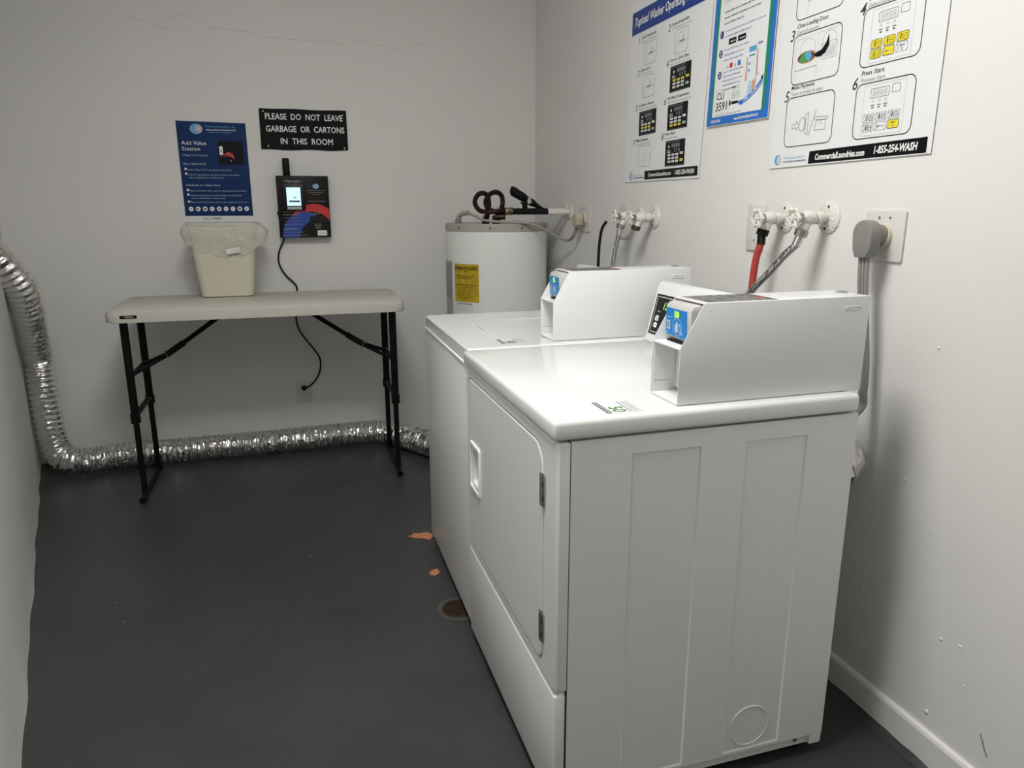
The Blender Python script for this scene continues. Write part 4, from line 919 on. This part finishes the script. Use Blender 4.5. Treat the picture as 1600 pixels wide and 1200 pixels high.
# -- 2: app poster with blue and green border
t = thing('app_poster', 'poster with a blue and green border between the two instruction posters', 'poster', (0, -1.93, 1.70))
sheet(t, [(1.768, 1.4915), (2.0915, 1.4865), (2.104, 1.985), (1.792, 1.985)][::-1], .0052)
p = PR(t, .0066)
p.poly([(1.7705, 1.4930), (2.0905, 1.4880), (2.102, 1.98), (1.7925, 1.98)], blue_b, .0002)
p.poly([(1.7895, 1.517), (2.0735, 1.512), (2.085, 1.97), (1.8095, 1.97)], green_d, .0004)
p.poly([(1.8010, 1.517), (2.0595, 1.512), (2.070, 1.97), (1.8205, 1.97)], green_l, .0005)
p.poly([(1.8030, 1.517), (2.0575, 1.512), (2.068, 1.97), (1.8225, 1.97)], paper, .0006)
p.text('It\'s as fast as 1-2-3!', 1.835, 1.838, .012, .120, grey_ink, .0008, shear=.25)
for k, (u, v, w) in enumerate(((1.840, 1.810, .205), (1.840, 1.794, .185), (1.840, 1.778, .10))): p.greek(u, v, w, .0068, grey_ink, .0008, k)
lav = mat('ink_lavender', (.34, .34, .50), .5)
for k, (u, v, w) in enumerate(((1.850, 1.756, .20), (1.850, 1.741, .135), (1.850, 1.703, .13), (1.850, 1.688, .105), (1.850, 1.674, .10))): p.greek(u, v, w, .006, lav, .0008, k)
for k in range(5): p.greek(1.850 + (k > 3) * .004, 1.640 - k * .0125, .105 - (k % 2) * .012 - (k == 4) * .03, .0058, lav, .0008, k)
for n_, v in (('1', 1.748), ('2', 1.694), ('3', 1.633)): p.disc(1.8315, v + .004, .0098, blue_d, .0008, .0115); p.text(n_, 1.828, v - .002, .0125, None, white, .0011, bold=.02)
for a in (1.871, 1.919): p.frr(a, 1.717, a + .040, 1.7335, .002, black, .0008); p.greek(a + .010, 1.722, .026, .006, lt_ink, .0011)
for a, m in ((1.868, lt_ink), (1.884, red), (1.908, lt_ink), (1.926, blue_b)): p.rect(a, 1.650, a + (.015 if m in (red, blue_b) else .010), 1.664 if m in (red, blue_b) else 1.659, m, .0008)
p.text('clean', 2.020, 1.690, .008, .024, blue_d, .0008, bold=.02, shear=.3)
p.poly([(1.968, 1.6), (1.972, 1.66), (1.979, 1.668), (1.984, 1.60)], skin_ink, .0008); p.poly([(2.008, 1.560), (2.004, 1.612), (2.014, 1.640), (2.018, 1.678), (2.026, 1.68), (2.028, 1.625), (2.018, 1.56)], skin_ink, .0008)
p.frr(1.978, 1.598, 2.020, 1.692, .003, mat('ink_phone', (.70, .76, .80), .4), .0010); p.rect(1.982, 1.676, 2.017, 1.690, blue_l, .0012); p.rect(1.984, 1.664, 2.012, 1.6675, green_d, .0012)
for k in range(2): p.disc(1.986, 1.645 - k * .018, .0045, blue_l, .0012); p.greek(1.994, 1.643 - k * .018, .014, .003, lt_ink, .0012)
p.poly([(1.935, 1.548), (1.970, 1.552), (2.010, 1.568), (2.040, 1.588), (2.057, 1.600), (2.057, 1.583), (2.030, 1.565), (1.995, 1.548), (1.955, 1.536)], blue_b, .0010)
p.poly([(1.960, 1.546), (2.0, 1.557), (2.04, 1.580), (2.057, 1.590), (2.057, 1.586), (2.02, 1.563), (1.98, 1.547)], blue_p, .0013); p.poly([(2.045, 1.596), (2.0575, 1.607), (2.0575, 1.596)], black, .0012)
for k in range(14): a = random.uniform(1.965, 2.05); p.disc(a, 1.548 + (a - 1.965) * .6 + random.uniform(-.01, .03), random.uniform(.002, .005), blue_p, .0012)
p.poly([(1.985, 1.568), (1.990, 1.600), (1.998, 1.575), (2.004, 1.592), (2.008, 1.562)], blue_p, .0011)
p.line([(1.815, 1.527), (1.892, 1.524), (1.894, 1.592), (1.817, 1.596)], .0010, lt_ink, .0008, True)
p.text('CLI', 1.824, 1.566, .019, .040, black, .0010, bold=.01, shear=.1); p.text('3591', 1.820, 1.533, .024, .064, black, .0010, bold=.01, shear=.1); p.greek(1.82, 1.588, .06, .003, lt_ink, .0009)
p.frr(1.905, 1.558, 1.948, 1.596, .001, mat('ink_pale_green_box', (.66, .70, .64), .5), .0008); p.text('79', 1.926, 1.564, .013, .020, green_l, .0011); [p.greek(1.909, 1.562 + k * .006, .014, .003, grey_ink, .0011) for k in range(3)]; p.greek(1.909, 1.587, .035, .003, lt_ink, .0011); p.rect(1.906, 1.544, 1.940, 1.552, black, .0010); p.disc(1.898, 1.549, .005, blue_d, .0010, .008)
p.greek(1.812, 1.519, .15, .0028, grey_ink, .0009)
p.text('1-855-254-WASH', 1.796, 1.500, .0085, .055, white, .0009, bold=.02, shear=.1); p.text('www.CommercialLaundries.com', 1.925, 1.4975, .0095, .120, white, .0009, bold=.02, shear=.1)
p.obj('print', t, smooth=0)

# -- 3: big instruction poster
t = thing('front_load_poster', 'large white instruction poster with outlined step pictures, nearest the camera', 'poster', (0, -2.39, 1.65))
sheet(t, [(2.1135, 1.3475), (2.6640, 1.3520), (2.6640, 1.990), (2.1250, 1.990)][::-1])
p = PR(t)
g = grey_ink; dg = mat('ink_charcoal', (.06, .06, .07), .5)
for u0, v0_, u1, v1_ in ((2.178, 1.7135, 2.352, 1.835), (2.428, 1.7135, 2.602, 1.835), (2.178, 1.556, 2.357, 1.6765), (2.427, 1.557, 2.602, 1.6830), (2.170, 1.400, 2.354, 1.5245), (2.427, 1.3985, 2.602, 1.5205)): p.rr(u0, v0_, u1, v1_, .018, .0024, dg, .0003)
for n_, a, c, u, v, w in (('3', 'Close Loading Door.', 'Cierre la puerta.', 2.162, 1.679, .118), ('5', 'Make Payment.', 'Toque la tarjeta de pago.', 2.158, 1.529, .092), ('4', 'Set Fabric Cycle.', 'Seleccione el ciclo.', 2.412, 1.6850, .11), ('6', 'Press Start.', 'Presione Start.', 2.412, 1.5240, .072)):
    p.text(n_, u, v - .012, .026, None, dg, .0003, bold=.01, shear=.22); p.text(a, u + .025, v + .0155, .0098, w, dg, .0003, bold=.015, shear=.22); p.text(c, u + .025, v + .0005, .0092, w * (.72 if n_ == '3' else 1.35 if n_ == '5' else 1.05), g, .0003, shear=.22)
# step 3: open washer with laundry
p.line([(2.190, 1.565), (2.190, 1.665), (2.345, 1.670)], .001, lt_ink, .0003); p.line([(2.275, 1.563), (2.275, 1.668)], .001, lt_ink, .0003); p.line([(2.190, 1.590), (2.275, 1.592)], .0014, g, .0003)
p.circ(2.235, 1.640, .030, .0012, lt_ink, .0003, .022); p.circ(2.315, 1.640, .026, .0014, lt_ink, .0003, .026); p.rr(2.288, 1.602, 2.344, 1.640, .008, .0014, lt_ink, .0003); p.frr(2.292, 1.606, 2.338, 1.632, .006, mat('ink_pale', (.60, .61, .62), .5), .0002)
p.disc(2.234, 1.618, .037, orange_ink, .0003, .015); p.disc(2.232, 1.618, .033, dg, .0004, .012); p.poly([(2.203, 1.612), (2.222, 1.632), (2.238, 1.628), (2.236, 1.606), (2.215, 1.606)], mat('ink_leaf', (.08, .30, .08), .5), .0006); p.poly([(2.226, 1.628), (2.246, 1.632), (2.256, 1.616), (2.244, 1.606), (2.236, 1.61)], blue_l, .0007)
p.poly([(2.262, 1.618), (2.272, 1.623), (2.290, 1.626), (2.305, 1.640), (2.312, 1.658), (2.316, 1.632), (2.304, 1.616), (2.286, 1.610), (2.270, 1.612)], black, .0008)
# upper step (only its foot is in view)
p.line([(2.222, 1.725), (2.222, 1.80)], .0012, lt_ink, .0003); p.line([(2.222, 1.752), (2.34, 1.762)], .0016, g, .0003)
# step 5
p.line([(2.198, 1.455), (2.216, 1.457), (2.216, 1.463), (2.228, 1.452), (2.216, 1.441), (2.216, 1.447), (2.198, 1.446)], .0014, g, .0003, True); p.circ(2.240, 1.453, .013, .0014, g, .0003, .017); p.line([(2.252, 1.430), (2.262, 1.428), (2.262, 1.480), (2.252, 1.477)], .0014, g, .0003, True); p.line([(2.248, 1.437), (2.248, 1.470)], .0014, g, .0003)
p.line([(2.266, 1.422), (2.290, 1.484)], .0018, g, .0003); p.line([(2.286, 1.466), (2.334, 1.464), (2.334, 1.457), (2.286, 1.459)], .0014, g, .0003, True); p.line([(2.294, 1.458), (2.288, 1.434), (2.330, 1.433), (2.326, 1.457)], .0014, g, .0003, True); p.rr(2.306, 1.448, 2.314, 1.455, .002, .001, lt_ink, .0003)
def panel(u0, v0, u1, v1, ycells):
    w, h = u1 - u0, v1 - v0; X = lambda f: u0 + f * w; Y = lambda f: v0 + f * h
    p.line([(X(.15), Y(.05)), (X(.85), Y(.05)), (X(.85), Y(.95)), (X(.15), Y(.95))], .0008, lt_ink, .0003, True)
    p.rr(X(.27), Y(.72), X(.58), Y(.88), .002, .0013, g, .0003); p.rr(X(.63), Y(.76), X(.76), Y(.90), .002, .0012, g, .0003); p.text('8888', X(.30), Y(.745), h * .105, w * .25, lt_ink, .0004, shear=.1)
    for k in range(3): p.circ(X(.32 + k * .11), Y(.66), .0028, .0009, lt_ink, .0003, n=10); p.rect(X(.29 + k * .11), Y(.59 - .02), X(.35 + k * .11), Y(.595), g, .0003); p.rect(X(.30 + k * .11), Y(.53), X(.34 + k * .11), Y(.55), dg, .0003)
    for r in range(2):
        for c in range(3):
            x0, y0 = X(.18 + c * .215), Y(.29 - r * .17 + c * .005); x1, y1 = x0 + w * .185, y0 + h * .145
            if (r, c) in ycells: p.poly(rrect(x0, y0, x1, y1, .004, 3), yellow, .0004)
            p.rr(x0, y0, x1, y1, .004, .0013, dg if (r, c) in ycells else lt_ink, .0005)
            p.line([(x0 + w * .02, y0 + h * .02), (x0 + w * .045, y0 + h * .07), (x0 + w * .02, y0 + h * .12)], .0012, g, .0006)
            if (r, c) == (1, 2): p.greek(x0 + w * .06, y0 + h * .09, w * .08, .003, dg, .0006); p.circ(x0 + w * .10, y0 + h * .045, .0025, .0009, g, .0006, n=8)
            elif (r, c) == (1, 1): p.line([(x0 + w * .06, y0 + h * .07), (x0 + w * .16, y0 + h * .07)], .0012, g, .0006); p.circ(x0 + w * .06, y0 + h * .07, .002, .001, g, .0006, n=8)
            else: p.line([(x0 + w * .065, y0 + h * .03), (x0 + w * .065, y0 + h * .12)], .0026, black, .0006); p.rr(x0 + w * .095, y0 + h * .03, x0 + w * .16, y0 + h * .11, .002, .0010, dg, .0006); p.line([(x0 + w * .095, y0 + h * .07), (x0 + w * .16, y0 + h * .07)], .0010, dg, .0006)
panel(2.427, 1.557, 2.602, 1.683, {(0, 0), (0, 1), (0, 2), (1, 0), (1, 1)}); panel(2.427, 1.3985, 2.602, 1.5205, {(1, 2)})
p.poly([(2.276, 1.352), (2.652, 1.3545), (2.652, 1.3870), (2.279, 1.3830)], black, .0003)
p.text('CommercialLaundries.com', 2.302, 1.3605, .0138, .172, white, .0006, bold=.035, shear=.15); p.text('1-855-254-WASH', 2.503, 1.3625, .0155, .125, white, .0006, bold=.035, shear=.15)
logo(p, 2.150, 1.3685, .0145); p.text('Commercial Laundries, Inc.', 2.174, 1.3690, .0065, .090, blue_l, .0003, res=1); p.text('YOUR LAUNDRY ROOM SPECIALISTS', 2.172, 1.3600, .0042, .095, blue_d2, .0003, res=1, bold=.03)
p.obj('print', t, smooth=0)

# ================================================================== floor drain and worn spots
t = thing('floor_drain', 'round rusty floor drain grate beside the dryer base', 'drain', (-.882, -1.914, 0))
rust = mat('rusty_iron', (.055, .030, .018), .6, .4, noise_amt=.5, noise_scale=80)
b = B(); b.torus((0, 0, .0015), (0, 0, 1), .050, .003, rust, 32, 6); b.lathe([(.05, .0004), (.05, .0008)], (0, 0, 0), mat('drain_hole', (.003, .003, .003), .9), 32); b.obj('rim', t)
for k in range(-4, 5):
    q = k * .0108; L_ = math.sqrt(max(0, .049 ** 2 - q * q))
    b = B(); b.box(q - .0018, -L_, .0008, q + .0018, L_, .003, rust); b.obj('bar', t); b = B(); b.box(-L_, q - .0018, .0009, L_, q + .0018, .0031, rust); b.obj('bar', t)
b = B(); b.plate([(.070 * math.cos(i * PI / 12) * (1 + .06 * math.sin(i * 2.3)), .070 * math.sin(i * PI / 12) * (1 + .06 * math.cos(i * 1.7))) for i in range(24)], [(.052 * math.cos(i * PI / 12), .052 * math.sin(i * PI / 12)) for i in range(24)], lambda a, c, d: (a, c, -d), -.0009, -.0002, mat('drain_mortar', (.062, .060, .055), .8, noise_amt=.4, noise_scale=50)); b.obj('surround', t)
orange = mat('bare_terracotta', (.50, .20, .10), .6, noise_amt=.4, noise_scale=120)
def patch(cx, cy, rx, ry, seed, rot=0):
    R_ = random.Random(seed); P = []
    for i in range(18):
        a = 2 * PI * i / 18; k = R_.uniform(.6, 1.1); x, y = rx * k * math.cos(a), ry * k * math.sin(a); P.append((cx + x * math.cos(rot) - y * math.sin(rot), cy + x * math.sin(rot) + y * math.cos(rot)))
    b = B(); b.prism(P, lambda a, c, d: (a, c, d), .0002, .0009 + seed * .0001, orange); o = b.obj('worn_patch', fl, smooth=0); lab(o, 'chipped spot showing orange terracotta')
patch(-.905, -1.355, .052, .030, 3, -.3); patch(-.885, -1.375, .02, .03, 5); patch(-.912, -1.665, .022, .022, 8); patch(-.905, -1.645, .014, .008, 9)

# scuff and small lumps on the right wall
WR = bpy.data.objects['wall_right']
p = Print(fr_right); p.line([(2.982, .172), (2.990, .158), (2.994, .148), (3.004, .133)], .0030, mat('scuff_grey', (.22, .215, .20), .7), .0006); o = p.obj('scuff_mark', smooth=0); o.parent = WR; lab(o, 'short dark scuff')
for y, z, r in ((-2.852, .128, .006), (-2.859, .319, .0045), (-2.906, .33, .004), (-2.625, .31, .005), (-2.71, .635, .004), (-2.93, .25, .003), (-2.80, .55, .003), (-3.02, .62, .004), (-2.75, .95, .004)):
    b = B(); b.lathe([(r, 0), (r * .8, r * .3), (r * .3, r * .5)], (.0002, y, z), wall_m, 9, ax=(-1, 0, 0)); o = b.obj('paint_lump'); o.parent = WR
